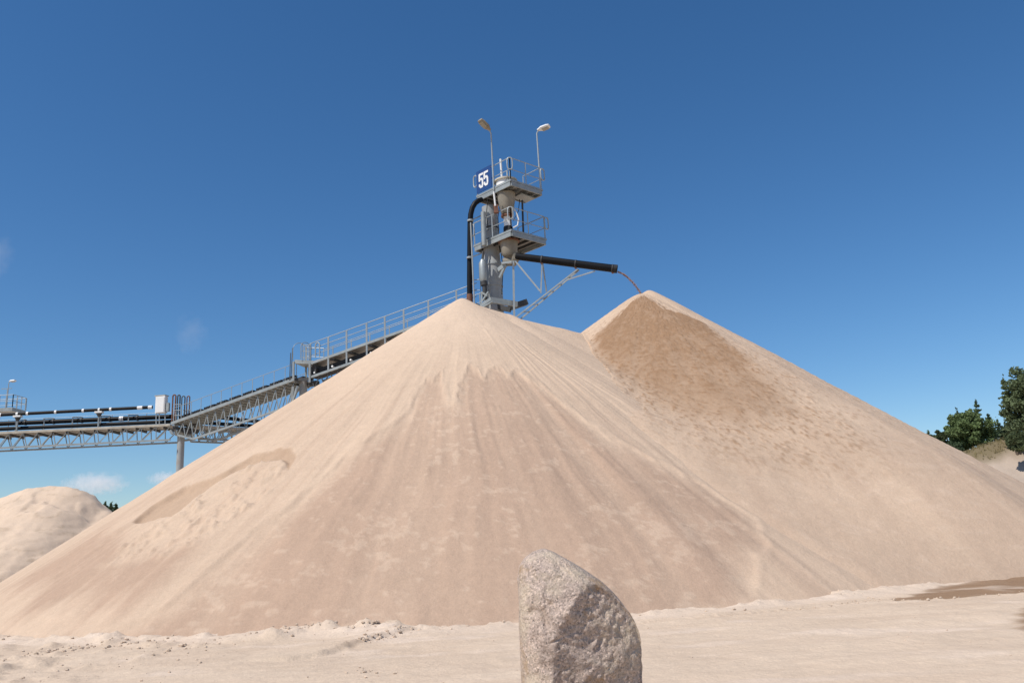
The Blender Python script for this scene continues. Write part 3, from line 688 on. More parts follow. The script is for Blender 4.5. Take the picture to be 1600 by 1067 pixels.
for k in range(44):
    if k % 5 == 4: continue
    q = lerp(LA, LB, .05 + .93 * k / 44); MB().box(q + nL * .30 + UPZ * .21, .17, .22, .23, dL).build('idler', 'rubber', lc)
MB().beam(LA + nL * .75 + UPZ * .16, LB + nL * .75 + UPZ * .16, .5, .10).build('belt', 'rubber', lc)
for t in (.27, .41, .55, .68, .82): q = lerp(LA, LB, t) + UPZ * .55; MB().beam(q + nL * .9 - dL * .25, q + nL * .9 + dL * .30, .05, .05).build('side_arm', 'dark', lc)
b0, b1 = at(318, 668.5, 47.2), at(458, 629, 43.9)
b0[2] = LA[2] + (LB[2] - LA[2]) * .25 - 1.22
nz = 15
for o_ in (.12, WL - .12):
    tps = [lerp(LA, LB, t) + nL * o_ - UPZ * .18 for t in np.linspace(.02, .97, nz)]
    bts = [lerp(LA, LB, t) + nL * o_ - UPZ * (1.32 * min(1, .45 + t * 3)) for t in np.linspace(.045, .99, nz)]
    m_ = MB()
    for a, b in zip(bts[:-1], bts[1:]): m_.beam(a, b, .08, .10)
    tr = m_.build('truss', 'galv', lc); zigzag(tr, tps, bts, .04 if o_ < 1 else .03, 'galv')

# ---------------------------------------------------------------- level gallery to the left, and the one running on behind the pile
def gallery(P0, P1_, label, nz, width, depth, dark_bits, chord_w=.10):
    d = plan_dir(P0, P1_); n = np.array([-d[1], d[0], 0])
    t = thing('level_gallery', label, 'conveyor gallery', P0, 'level lattice galleries')
    for o_ in (0, width): MB().beam(P0 + n * o_ - UPZ * .06, P1_ + n * o_ - UPZ * .06, .09, .13).build('deck_edge', 'cream', t)
    MB().beam(P0 + n * width / 2 - UPZ * .05, P1_ + n * width / 2 - UPZ * .05, width - .12, .03).build('deck', 'grate', t)
    L_ = np.linalg.norm(P1_ - P0)
    for s in np.arange(.4, L_, .8): MB().beam(P0 + d * s + n * .06 - UPZ * .20, P0 + d * s + n * (width - .06) - UPZ * .20, .08, .14).build('cross_beam', 'dark' if dark_bits else 'galv', t)
    for o_ in (.1, width - .1):
        tps = [lerp(P0, P1_, s) + n * o_ - UPZ * .12 for s in np.linspace(0, 1, nz)]
        bts = [lerp(P0, P1_, s) + n * o_ - UPZ * depth for s in np.linspace(.5 / nz, 1, nz)]
        tr = MB().beam(bts[0], bts[-1], chord_w * .8, chord_w).build('truss', 'galv', t); zigzag(tr, tps, bts, .042, 'galv')
    return t, d, n
ZJ = 9.08
GA, GB = np.array([-34.5, 47.6, ZJ]), on_z(266, 662, ZJ)
gal, dG, nG = gallery(GA, GB, 'level lattice gallery carrying black pipes in from the left edge', 18, 1.6, .92, 1)
RA, RB = on_z(306, 664.3, ZJ), on_z(440, 671, ZJ)
gar, dR, nR = gallery(RA, RB, 'level lattice gallery running on behind the big pile, right of the post', 11, 1.5, .80, 0)

# pipes that lie along the galleries
def pipe_line(a, b, r, label, group, joints=(), saddles=()):
    t = thing('slurry_pipe', label, 'pipe', a, group)
    p = MB().tube([a, b], r, 14).build('pipe_run', 'black', t)
    d = (b - a) / np.linalg.norm(b - a)
    for s, w in joints: q = lerp(a, b, s); MB().tube([q - d * w / 2, q + d * w / 2], r * 1.14, 14).build('joint', 'white', t)
    for s, dz in saddles:
        q = lerp(a, b, s)
        sd_ = MB().box(q - UPZ * (r + .05), .42, .30, .10, d).build('saddle', 'white', t)
        MB()._lathe(q - UPZ * (r + .32), [(.06, 0), (.17, .20), (.17, .22)], 12).build('saddle_cone', 'dark', sd_)
        MB().tube([q - UPZ * (r + .3), q - UPZ * dz], .05, 8).build('saddle_post', 'galv', sd_)
    return t
def px_s(x, x0, x1): return (x - x0) / (x1 - x0)
PA0, PA1 = at(-60, 651.2, 48.1), at(238, 636, 48.3)
pipe_line(PA0, PA1, .095, 'thin upper black pipe with white joints, reaching the white cabinet', 'black pipes on the left gallery',
          [(px_s(x, -60, 238), w) for x, w in ((1, .10), (27, .12), (43, .12), (87, .12), (130, .12), (155, .10), (173, .12), (219, .30), (235, .22))], [(px_s(x, -60, 238), 1.15) for x in (28, 155)])
PB0, PB1 = at(-60, 664.5, 48.6), at(276, 650.5, 48.8)
pipe_line(PB0, PB1, .135, 'thick black pipe in the middle, held by posts above the left gallery deck', 'black pipes on the left gallery', [(px_s(189, -60, 276), .16), (px_s(192.5, -60, 276), .06)])
PC0, PC1 = at(-60, 672.8, 48.4), at(276, 658, 48.5)
pipe_line(PC0, PC1, .115, 'lowest black pipe lying along the left gallery deck', 'black pipes on the left gallery')
for x in (29, 73, 117, 161, 204):               # stands that hold the pipes, part of the gallery
    q = lerp(PB0, PB1, px_s(x, -60, 276)); b_ = np.array([q[0], q[1] - .28, ZJ])
    st = MB().beam(b_, b_ + UPZ * (q[2] - ZJ + .18), .05, .05, (1, 0, 0)).build('pipe_stand', 'rail', gal)
    MB().tube([q + np.array([.38, 0, 0]), q + np.array([.46, 0, 0])], .165, 14).build('pipe_strap', 'dark', st)
    MB().beam(b_ + UPZ * (q[2] - ZJ + .16), q + UPZ * .17 + np.array([.42, 0, 0]), .05, .04).build('strap_arm', 'dark', st)
railing(gal, [np.array([-34.5, 49.2, ZJ]), GB + nG * 1.6], .95, (), spacing=2.2, r=.012, pr=.03)
Qa, Qb = at(330, 650.5, 50.2), on_z(455, 664, at(330, 650.5, 50.2)[2])
pipe_line(Qa, Qb, .12, 'higher black pipe above the gallery deck right of the junction post', 'black pipes right of the junction', [(.33, .10)])
Qc, Qd = at(312, 660.0, 49.4), on_z(455, 669.3, at(312, 660.0, 49.4)[2])
pipe_line(Qc, Qd, .11, 'lower black pipe close to the gallery deck right of the junction post', 'black pipes right of the junction')
for x in (339, 352, 397): q = on_z(x, 665.5 + (x - 306) * .05, ZJ); MB().beam(q, q + UPZ * .62, .07, .07, (1, 0, 0)).build('pipe_stand', 'rail', gar)

# ---------------------------------------------------------------- supports, junction clutter, cabinet
def support(px_, ptop, Y, r, label, m_, brackets):
    top = at(px_, ptop, Y); t = thing('support_post', label, 'support post', (top[0], top[1], 0), 'posts under the conveyors')
    MB().tube([(top[0], top[1], -.5), tuple(top)], r, 24).build('column', m_, t)
    return t, top
sp, top = support(283.5, 668, 48.6, .205, 'round grey post at the junction under the white cabinet', 'paint', 1)
MB()._lathe(top - UPZ * .55, [(.21, 0), (.34, .25), (.34, .35)], 20).build('head_plate', 'galv', sp)
for a, b, w in (((270, 668, 47.9), (302, 672, 48.6), .16), ((276, 674, 48.2), (303, 664, 48.8), .12), ((281, 686, 48.4), (302, 672, 48.9), .14), ((286, 688, 48.6), (305, 686, 49.0), .12), ((272, 664, 47.9), (276, 680, 48.2), .12), ((295, 663, 48.6), (300, 684, 48.9), .10), ((288, 668, 48.4), (303, 682, 48.8), .08), ((284, 672, 48.2), (299, 676, 48.4), .22), ((266, 672, 47.9), (270, 678, 47.9), .14), ((288, 679, 48.2), (303, 679, 48.6), .07)):
    MB().beam(at(*a), at(*b), w, w).build('bracket', 'galv' if w < .15 else 'dark', sp)
for x, y in ((276, 667), (291, 671), (300, 668), (294, 680), (285, 664)): MB().box(at(x, y, 48.0 + .02 * (x - 270)), .20, .2, .20, (1, .4)).build('gusset', 'rail', sp)
for k, (x, y) in enumerate(((303, 661), (296, 666), (306, 674))): MB().tube([at(x, y, 48.6), at(x + 1.5, y, 48.9)], .14, 14).build('pulley', 'white' if k == 1 else 'dark', sp)
sp2, top2 = support(474, 596, 44.2, .21, 'brownish post in shade under the landing of the inclined conveyor', 'paint', 0)
MB().beam(top2 - UPZ * .15 - dU * .5 + nU * .2, top2 - UPZ * .15 + dU * .8 + nU * .2, .3, .25).build('head_beam', 'dark', sp2)
MB().beam(at(458, 604, 43.7), at(456, 628, 43.8), .13, .13).build('knee_brace', 'galv', sp2)
MB().beam(at(466, 603, 43.7), at(456, 629, 43.8), .13, .13).build('knee_brace', 'galv', sp2)

cb = thing('control_cabinet', 'white control cabinet on thin legs where the gallery meets the lower conveyor', 'cabinet', at(250, 660, 47.9))
c0, c1 = at(250, 645, 47.9), at(250, 618.5, 47.9)
hC = c1[2] - c0[2]; cc = (c0 + c1) / 2
MB().box(cc + np.array([.02, .16, 0]), .60, .30, hC, (1, -.18)).build('housing', 'white', cb)
MB().box(cc + np.array([0, 0.0, -.02]), .50, .03, hC - .12, (1, -.18)).build('door', 'white', cb)
MB().box(cc + UPZ * (hC / 2 + .03) + np.array([0, .2, 0]), .68, .40, .05, (1, -.18)).build('lid', 'cream', cb)
for x in (244, 249, 258): MB().beam(at(x, 645.5, 48.0), at(x, 662.5, 48.0), .045, .045, (1, 0, 0)).build('leg', 'rail', cb)
MB().box(at(262.5, 636, 48.0), .16, .2, .5).build('switch_box', 'galv', cb)

gt = thing('walkway_gate', 'brown and dark hooped handrails at the step between gallery and lower conveyor', 'handrail', at(275, 662, 48.0))
b_ = at(268.5, 658, 48.0); uhoop(gt, b_, np.array([.25, 0, 0]) / .25 * 1.0, .17, 1.55, .045, 'brown'); uhoop(gt, b_ + np.array([.08, .5, 0]), np.array([1.0, 0, 0]), .14, 1.62, .04, 'dark')
b_ = at(283, 651.5, 47.7); uhoop(gt, b_, np.array([1.0, 0, 0]), .18, 1.22, .035, 'dark'); uhoop(gt, b_ + np.array([.1, .5, 0]), np.array([1.0, 0, 0]), .16, 1.30, .035, 'brown')
for x0, x1 in ((271, 283), (287, 297)):
    m_ = MB()
    for y in (632, 641, 649): m_.beam(at(x0, y, 48.0), at(x1, y - (x1 - x0) * .04, 47.8), .035, .035)
    for x in np.linspace(x0, x1, 4): m_.beam(at(x, 640, 48.0), at(x, 658 - (x - x0) * .25, 47.9), .03, .03, (1, 0, 0))
    m_.build('side_panel', 'rail', gt)

# ---------------------------------------------------------------- a second, farther tower top at the left edge
FT = on_z(6, 640, at(6, 640, 78)[2])
ft = thing('conveyor_tower', 'distant railed tower platform cut by the left edge of the photo', 'tower', (FT[0], FT[1], 0), None)
MB().tube([(FT[0] - 1.5, FT[1] + 1, 0), (FT[0] - 1.5, FT[1] + 1, FT[2])], .5, 20).build('column', 'paint', ft)
def fp(dx, dy, dz): return FT + np.array([dx, dy, dz])
MB().beam(fp(-3.0, 1.0, 0), fp(.85, 1.0, 0), 2.2, .34).build('deck', 'galv', ft)
railing(ft, [fp(-3.0, -.1, .2), fp(.85, -.1, .2), fp(.85, 2.0, .2)], 1.2, (.6,), spacing=.62, r=.03)
railing(ft, [fp(-3.0, 2.1, .2), fp(.85, 2.1, .2)], 1.2, (.6,), spacing=.9, r=.03)
MB().tube([fp(-.3, .8, .2), fp(-.3, .8, 2.2)], .06, 8).build('vent_pipe', 'rail', ft); MB().beam(fp(-.9, .8, 2.2), fp(.1, .8, 2.2), .06, .06).build('vent_arm', 'rail', ft)
lp = at(14, 596, 78.3); lamp(np.array([lp[0], lp[1], FT[2] + .1]), lp, np.array([1.0, -.2, 0]), .02, 'faint lamp on the distant tower platform at the left edge', 1.0)

# ---------------------------------------------------------------- the standing boulder
def granite():
    m = bpy.data.materials.new('granite'); m.use_nodes = True
    n, l = m.node_tree.nodes, m.node_tree.links
    b = n['Principled BSDF']; b.inputs['Roughness'].default_value = .82; b.inputs['Specular IOR Level'].default_value = .3
    tc = n.new('ShaderNodeTexCoord')
    def noise(s, d=4, r=.6):
        z = n.new('ShaderNodeTexNoise'); z.inputs['Scale'].default_value = s; z.inputs['Detail'].default_value = d; z.inputs['Roughness'].default_value = r
        l.new(tc.outputs['Object'], z.inputs['Vector']); return z.outputs['Fac']
    def ramp(f, stops):
        r = n.new('ShaderNodeValToRGB'); e = r.color_ramp.elements
        for i, (p, c) in enumerate(stops):
            x = e[i] if i < 2 else e.new(p); x.position = p; x.color = (*c, 1)
        l.new(f, r.inputs[0]); return r.outputs[0]
    def mix(f, a, c, mode='MIX'):
        x = n.new('ShaderNodeMix'); x.data_type = 'RGBA'; x.blend_type = mode
        if isinstance(f, float): x.inputs[0].default_value = f
        else: l.new(f, x.inputs[0])
        for k, s in ((6, a), (7, c)):
            if isinstance(s, tuple): x.inputs[k].default_value = (*s, 1)
            else: l.new(s, x.inputs[k])
        return x.outputs[2]
    def thr(f, a, c):
        r = n.new('ShaderNodeMapRange'); l.new(f, r.inputs[0]); r.inputs[1].default_value = a; r.inputs[2].default_value = c; return r.outputs[0]
    base = ramp(noise(3.2, 6, .6), [(.28, (.35, .285, .24)), (.5, (.475, .385, .325)), (.72, (.56, .46, .365))])
    v = n.new('ShaderNodeTexVoronoi'); v.inputs['Scale'].default_value = 95; l.new(tc.outputs['Object'], v.inputs['Vector'])
    grain = ramp(v.outputs['Color'], [(.0, (.50, .47, .45)), (.35, (.9, .86, .83)), (.65, (1.05, 1.0, .97)), (1, (1.6, 1.52, 1.45))])
    c = mix(1.0, base, grain, 'MULTIPLY')
    c = mix(thr(noise(60, 2, .8), .60, .72), c, (.10, .085, .075))
    c = mix(thr(noise(2.6, 4, .6), .50, .72), c, (.60, .49, .35))          # buff crust patches
    c = mix(thr(noise(4.4, 5, .65), .58, .72), c, (.42, .28, .16))         # ochre stains
    l.new(c, b.inputs['Base Color'])
    ad = n.new('ShaderNodeMath'); ad.operation = 'MULTIPLY_ADD'; l.new(noise(70, 4, .7), ad.inputs[0]); ad.inputs[1].default_value = .35; l.new(noise(14, 6, .65), ad.inputs[2])
    bp = n.new('ShaderNodeBump'); bp.inputs['Strength'].default_value = .8; bp.inputs['Distance'].default_value = .035
    l.new(ad.outputs[0], bp.inputs['Height']); l.new(bp.outputs[0], b.inputs['Normal'])
    return m
DB = 5.5
Lp = [(1240, 822), (1067, 815), (1000, 812), (950, 810), (905, 808), (885, 811), (872, 819), (862, 832), (857, 846)]
Rp = [(1240, 1000), (1067, 1002), (1040, 1003), (1000, 1000), (980, 994), (960, 985), (945, 975), (925, 959), (910, 943), (895, 922), (880, 898), (870, 880), (862, 866), (857, 852)]
lz = np.array([[at(x, y, DB)[2], at(x, y, DB)[0]] for y, x in Lp]); rz_ = np.array([[at(x, y, DB)[2], at(x, y, DB)[0]] for y, x in Rp])
ztop = min(lz[-1, 0], rz_[-1, 0]); nz_, na = 230, 300
zs = ztop - (ztop + .12) * (1 - np.linspace(0, 1, nz_)) ** 1.25
xl = np.interp(zs, lz[:, 0], lz[:, 1]); xr = np.interp(zs, rz_[:, 0], rz_[:, 1])
th = np.linspace(0, 2 * math.pi, na, endpoint=False)
TH, ZS = np.meshgrid(th, zs, indexing='ij')
half = np.maximum((xr - xl) / 2, .004)[None, :]; mid = ((xr + xl) / 2)[None, :]
dep = .34 * (half / half.max()) ** .6
ex = .68
cx_ = np.sign(np.cos(TH)) * np.abs(np.cos(TH)) ** ex; sx_ = np.sign(np.sin(TH)) * np.abs(np.sin(TH)) ** ex
BX = mid + half * cx_; BY = DB + dep * sx_ + .10 * (ZS - .8)
# broken face low on the right: everything outside one plane is cut back to it
n_ = np.array([.46, -.885, -.025]); n_ /= np.linalg.norm(n_)
p_ = np.array([at(922, 935, DB)[0], DB - .175, at(925, 935, DB)[2]])
dd = (BX - p_[0]) * n_[0] + (BY - p_[1]) * n_[1] + (ZS - p_[2]) * n_[2]
cut = np.maximum(dd, 0) * smooth(.0, .05, dd)
facet = smooth(.0, .03, dd)
BX = BX - cut * n_[0] * .45; BY = BY - cut * n_[1] * .95; BZ = ZS - cut * n_[2] * .5
# a flat weathered face on the left front
n2_ = np.array([-.38, -.92, .10]); n2_ /= np.linalg.norm(n2_); p2_ = np.array([at(850, 960, DB)[0], DB - .285, at(850, 960, DB)[2]])
dd2 = (BX - p2_[0]) * n2_[0] + (BY - p2_[1]) * n2_[1] + (BZ - p2_[2]) * n2_[2]; cut2 = np.maximum(dd2, 0)
BY = BY - cut2 * n2_[1] * .9
arc = TH * .32
dn = .018 * fbm(arc * 5, ZS * 5, 4, 301) + .008 * fbm(arc * 18, ZS * 18, 3, 303) + facet * (.020 * fbm(BX * 9 + ZS * 3, ZS * 8 - BX * 5, 5, 305, .6) + .008 * np.abs(fbm(BX * 24, ZS * 22, 3, 307)))
pr_ = np.hypot(BX - at(838, 966, DB)[0], (ZS - at(838, 966, DB)[2]) * .8); pit = .6 * np.exp(-((pr_ - .055) / .016) ** 2) * smooth(-.02, .04, (ZS - at(838, 966, DB)[2]) + .8 * (BX - at(838, 966, DB)[0])) + .45 * np.exp(-(((BX - at(866, 991, DB)[0]) / .05) ** 2 + ((ZS - at(866, 991, DB)[2] - .35 * (BX - at(866, 991, DB)[0])) / .007) ** 2))
fade = smooth(0, .10, ztop - ZS)
BY = BY + (dn * np.sin(TH) * 1.4 * fade) + .03 * pit * (np.sin(TH) < 0); BX = BX + dn * np.cos(TH) * .45 * fade
rock_root = thing('boulder', 'upright pinkish grey granite boulder standing alone in the foreground', 'boulder', (mid[0, 0], DB, 0))
Vb = np.stack([BX, BY, BZ], -1).reshape(-1, 3)
Vb = np.concatenate([Vb, [[mid[0, -1], DB + .10 * (ztop - .8), ztop + .002]]])
fq = grid_faces(na, nz_, True)
fq = np.concatenate([fq, [[i * nz_ + nz_ - 1, ((i + 1) % na) * nz_ + nz_ - 1, na * nz_, na * nz_] for i in range(na)]])
me_v = Vb - ROOTS[rock_root.name]
bm_me = bpy.data.meshes.new('rock_body'); bm_me.from_pydata([tuple(v) for v in me_v], [], [tuple(f) if f[2] != f[3] else tuple(f[:3]) for f in fq.tolist()])
bm_me.polygons.foreach_set('use_smooth', [True] * len(bm_me.polygons)); bm_me.materials.append(granite())
ro = bpy.data.objects.new('rock_body', bm_me); C.objects.link(ro); ro.parent = rock_root

# ---------------------------------------------------------------- loose clods along the tracks and the toe (beyond counting)
cl_ = MB()
def clod(x, y, s):
    z = float(ground_h(np.array([x]), np.array([y]))[0]); k = len(cl_.v); pts = []
    for i, la in enumerate((-.5, .35, 1.2)):
        for j in range(5):
            a = j * 1.2566 + i * .6; q = s * (.75 + .5 * rng.random()); pts.append((x + q * math.cos(a) * math.cos(la), y + q * math.sin(a) * math.cos(la), z + q * math.sin(la) * .75 + s * .2))
    f = [(i * 5 + j, i * 5 + (j + 1) % 5, (i + 1) * 5 + (j + 1) % 5, (i + 1) * 5 + j) for i in range(2) for j in range(5)] + [tuple(10 + j for j in range(5))]
    cl_._add(pts, f)
def along(pl, n, spread, s0, s1):
    for k in range(n):
        t = rng.random() * (len(pl) - 1); i = min(int(t), len(pl) - 2); p = lerp(pl[i], pl[i + 1], t - i) + rng.normal(0, spread, 2)
        clod(p[0], p[1], s0 + (s1 - s0) * rng.random() ** 3)
along(BERM[1:], 110, .14, .012, .05); along(RUT[2:], 80, .12, .010, .042); along(LEDGE, 110, .3, .012, .05); along(TYRE[2:], 60, .12, .008, .03)
along([(7.15, 16.95), (8.25, 17.2), (9.39, 17.45), (11.5, 18.6)], 45, .12, .008, .04)
for k in range(420):
    x, y = -9 + 20 * rng.random(), 10 + 7 * rng.random(); clod(x, y, .005 + .010 * rng.random() ** 3)
along([(-2.4, 11.86), (-1.9, 11.34)], 14, .12, .012, .04)
for k in range(260):
    x, y = -4.8 - 5 * rng.random(), 11.5 + 6 * rng.random(); clod(x, y, .008 + .024 * rng.random() ** 4)
for k in range(160):
    a = -math.pi / 2 + rng.normal(0, .75); r_ = 17.7 + rng.normal(0, .35); clod(P1[0] + r_ * math.cos(a), P1[1] + r_ * math.sin(a), .010 + .03 * rng.random() ** 3)
me_o = cl_.build('sand_clods', M['clod'] if 'clod' in M else mat('clod_sand', (.58, .45, .34), .95, 0, .2, 3, .4, 60, .1), None)
tag(me_o, 'small sand clods strewn along the tyre tracks and the foot of the piles', 'sand clods', kind='stuff')

# ---------------------------------------------------------------- far sand pile on the left
prof = np.array([(-90, 880), (-40, 800), (0, 781), (22, 772), (45, 764), (75, 759.5), (100, 759.5), (112, 763), (126, 769), (136, 776), (146, 785), (158, 796), (166, 799), (178, 806), (200, 822)], float)
Y0 = 74.0
pxs = np.array([at(x, y, Y0)[0] for x, y in prof]); pzs = np.array([at(x, y, Y0)[2] for x, y in prof])
gx2, gy2 = np.arange(-68, -26, .16), np.arange(58, 96, .16)
X, Y = np.meshgrid(gx2, gy2, indexing='ij')
crest = np.interp(X, pxs, pzs, left=-.5, right=-.5) ; crest = np.where(X > pxs[-1], pzs[-1] - (X - pxs[-1]) * .6, crest); crest = np.where(X < pxs[0], pzs[0] - (pxs[0] - X) * .6, crest)
yy = Y - Y0 + .8 * fbm(X * .15, Y * .15, 3, 401)
Zf = crest - np.where(yy < 0, .66 * np.maximum(0, -yy - .2), .6 * np.maximum(0, yy - 2))
ter = fbm(X * .25, Zf * 1.1, 4, 403)
Zf = Zf + .20 * ter * smooth(.1, 1.4, np.abs(yy)) + .05 * fbm(X * 1.6, Y * 1.6, 3, 405) * smooth(0, 1, np.abs(yy)) + .16 * np.abs(fbm(X * .5 + .4 * Y, Zf * 2.2, 3, 409)) - .25 * smooth(.28, .36, fbm(X * .22, Y * .22, 4, 413)) * smooth(.5, 2, np.abs(yy))
edge = smooth(.45, .6, fbm(X * .35, Zf * 1.4, 4, 407))
st = np.stack([.15 + .3 * fbm(X * .3, Zf * .6, 3, 411), .35 * edge + .45 * np.exp(-(fbm(X * .22, Zf * .9 + .1 * X, 4, 415) / .035) ** 2), .2 + 0 * X], -1).reshape(-1, 3)
fpile = thing('sand_pile', 'distant eroded sand pile with a flattened top, at the left edge', 'sand pile', (-48, Y0, 0))
np_mesh('sand_slope', np.stack([X, Y, Zf], -1).reshape(-1, 3) - ROOTS[fpile.name], grid_faces(len(gx2), len(gy2)), sand_mat('far_sand', (.63, .48, .355), (.54, .40, .29), (.34, .24, .15), (.64, .50, .37), .4), fpile, stain=st)

# ---------------------------------------------------------------- bank with dry grass on the right
Yh = 92.0
hp2 = np.array([(1440, 760), (1495, 722), (1512, 708), (1524, 701), (1540, 695), (1556, 690), (1572, 686), (1590, 684), (1620, 682), (1700, 676), (1800, 670)], float)
hx = np.array([at(x, y, Yh)[0] for x, y in hp2]); hz = np.array([at(x, y, Yh)[2] for x, y in hp2])
gx3, gy3 = np.concatenate([np.arange(36, 75, .3), np.arange(75, 140, 1.5)]), np.concatenate([np.arange(66, 100, .3), np.arange(100, 170, 2)])
X, Y = np.meshgrid(gx3, gy3, indexing='ij')
cr = np.interp(X, hx, hz)
yy = Y - Yh
Zh = cr - .70 * np.maximum(0, -yy) - .06 * np.maximum(0, yy)
Zh = Zh + .5 * fbm(X * .18, Y * .18, 4, 501) * smooth(.3, 3, np.abs(yy)) + .16 * fbm(X * .7, Y * .7, 3, 503) + .18 * fbm(X * .9 + Zh * .5, Y * .2, 3, 505) * (yy < 0)
Zh = np.maximum(Zh, -.5 + 0 * X)
grassy = smooth(-3.4, -.8, yy + 1.8 * fbm(X * .35, Y * .35, 4, 507))
st = np.stack([.35 + .5 * fbm(X * .3, Y * .3, 4, 509), np.clip(grassy, 0, 1), 0 * X], -1).reshape(-1, 3)
hill = np_mesh('hill', np.stack([X, Y, Zh], -1).reshape(-1, 3), grid_faces(len(gx3), len(gy3)), sand_mat('bank_soil', (.47, .38, .30), (.33, .26, .205), (.17, .135, .08), (.5, .4, .3), .5), stain=st)
hill['kind'] = 'structure'
def hill_z(x, y):
    i = np.abs(gx3 - x).argmin(); j = np.abs(gy3 - y).argmin(); return float(Zh[i, j])
gm = bpy.data.meshes.new('dry_grass'); gv, gf = [], []
for k in range(2600):
    x, y = 42 + 26 * rng.random(), Yh - 5.5 + 7 * rng.random()
    if fbm(np.array([x * .35]), np.array([y * .35]), 4, 507)[0] * 1.8 + (y - Yh) < -2.2 + rng.random(): continue
    z = hill_z(x, y) - .05
    for b in range(4):
        a = rng.random() * 6.28; h = .18 + .3 * rng.random(); w = .03; lx, ly = rng.normal(0, .12, 2); i = len(gv)
        gv += [(x - w * math.cos(a), y - w * math.sin(a), z), (x + w * math.cos(a), y + w * math.sin(a), z), (x + lx, y + ly, z + h)]; gf.append((i, i + 1, i + 2))
gm.from_pydata(gv, [], gf); gm.materials.append(mat('dry_grass_blades', (.21, .175, .085), .8, 0, .35, .4, spec=.1))
go = bpy.data.objects.new('dry_grass', gm); C.objects.link(go); tag(go, 'dry brownish grass tufts along the bank on the right', 'grass', kind='stuff')

# ---------------------------------------------------------------- trees
def leaf_mesh(name, pts, nrm, size, material, parent, off):
    n = len(pts); a = rng.random(n) * 6.283
    d1 = rng.normal(0, 1, (n, 3)); d1 += nrm * .3; d1 /= np.linalg.norm(d1, axis=1)[:, None]
    d2 = np.cross(d1, rng.normal(0, 1, (n, 3))); d2 /= np.linalg.norm(d2, axis=1)[:, None]
    s = (size * (.6 + .8 * rng.random(n)))[:, None]
    q = np.stack([pts - d1 * s - d2 * s * .45, pts + d1 * s - d2 * s * .45, pts + d1 * s * .9 + d2 * s * .45, pts - d1 * s + d2 * s * .45], 1).reshape(-1, 3) - off
    return np_mesh(name, q, np.arange(4 * n).reshape(-1, 4), material, parent, smooth=False)
def conifer(base, h, r, label, group, dens=1.0, bare=.08, leaf=.15, m_='spruce', lean=0, name='spruce_tree'):
    t = thing(name, label, 'tree', base, group); b = arr(base); P = []; Nn = []
    tip = b + UPZ * h + np.array([lean, 0, 0])
    tr_ = MB().tube([b - UPZ * .4, lerp(b, tip, .5), tip], [.03 * h * .5 + .05, .02 * h * .5 + .03, .015], 8)
    nl = int(h / (.42 if h < 6 else .60))
    for k in range(nl):
        f = bare + (1 - bare) * k / nl; c = lerp(b, tip, f); rr_ = r * (1 - f) ** .8 * (.7 + .5 * rng.random()) + .08
        nb = 5 if f < .8 else 4; a0 = rng.random() * 6.28
        for j in range(nb):
            a = a0 + j * 6.283 / nb + rng.normal(0, .25); L_ = rr_ * (.40 + .8 * rng.random()); tipb = c + np.array([math.cos(a) * L_, math.sin(a) * L_, -.18 * L_ + .12])
            if f < .9: tr_.tube([c, tipb], [.02 + .012 * h * (1 - f) * .3, .008], 4, False)
            m = int((14 + 36 * L_) * dens)
            s = rng.random(m) ** .7
            pp_ = c + (tipb - c) * s[:, None] + rng.normal(0, 1, (m, 3)) * np.array([.17, .17, .065]) * (.5 + .32 * L_)
            P.append(pp_); Nn.append(np.tile([math.cos(a), math.sin(a), .3], (m, 1)))
    P.append(tip + rng.normal(0, 1, (26, 3)) * np.array([.05, .05, .28]) - UPZ * .15); Nn.append(np.tile([0, 0, 1.0], (26, 1)))
    tr_.build('trunk', 'bark', t)
    leaf_mesh('crown', np.concatenate(P), np.concatenate(Nn), leaf, M[m_], t, ROOTS[t.name]); return t
def broadleaf(base, h, r, label, group, nclump=46, leaf=.15, m_='leaf', low=.12, name='broadleaf_tree', per=150, egg=1.0):
    t = thing(name, label, 'tree', base, group); b = arr(base); P = []; Nn = []
    tr_ = MB().tube([b - UPZ * .4, b + UPZ * h * .45, b + UPZ * h * .85], [.03 * h + .02, .02 * h, .02], 8)
    cz = b + UPZ * h * (.5 + low * .5)
    for k in range(nclump):
        u = rng.normal(0, 1, 3); u /= np.linalg.norm(u); q = rng.random() ** .45
        c = cz + u * q * np.array([r, r, h * (.5 - low * .5)]) * (.86 + .2 * rng.random()); c[2] = max(c[2], b[2] + h * low)
        if rng.random() < .6: tr_.tube([b + UPZ * h * (.2 + .4 * rng.random()), lerp(cz, c, .5) - UPZ * .1, c], [.05, .03, .01], 5, False)
        cr_ = r * (.16 + .16 * rng.random())
        v = rng.normal(0, 1, (per, 3)); v /= np.linalg.norm(v, axis=1)[:, None]; v2 = v * (rng.random((per, 1)) ** .4) * cr_ * np.array([1.1, 1.1, .85])
        P.append(c + v2); Nn.append(v)
    tr_.build('trunk', 'bark', t)
    leaf_mesh('crown', np.concatenate(P), np.concatenate(Nn), leaf, M[m_], t, ROOTS[t.name]); return t
def tree_at(px_, ybase, ytop, Y):                # foot and height of a tree from what is seen of it
    b = at(px_, ybase, Y); return b, at(px_, ytop, Y)[2] - b[2]
TG = 'trees behind the bank on the right'
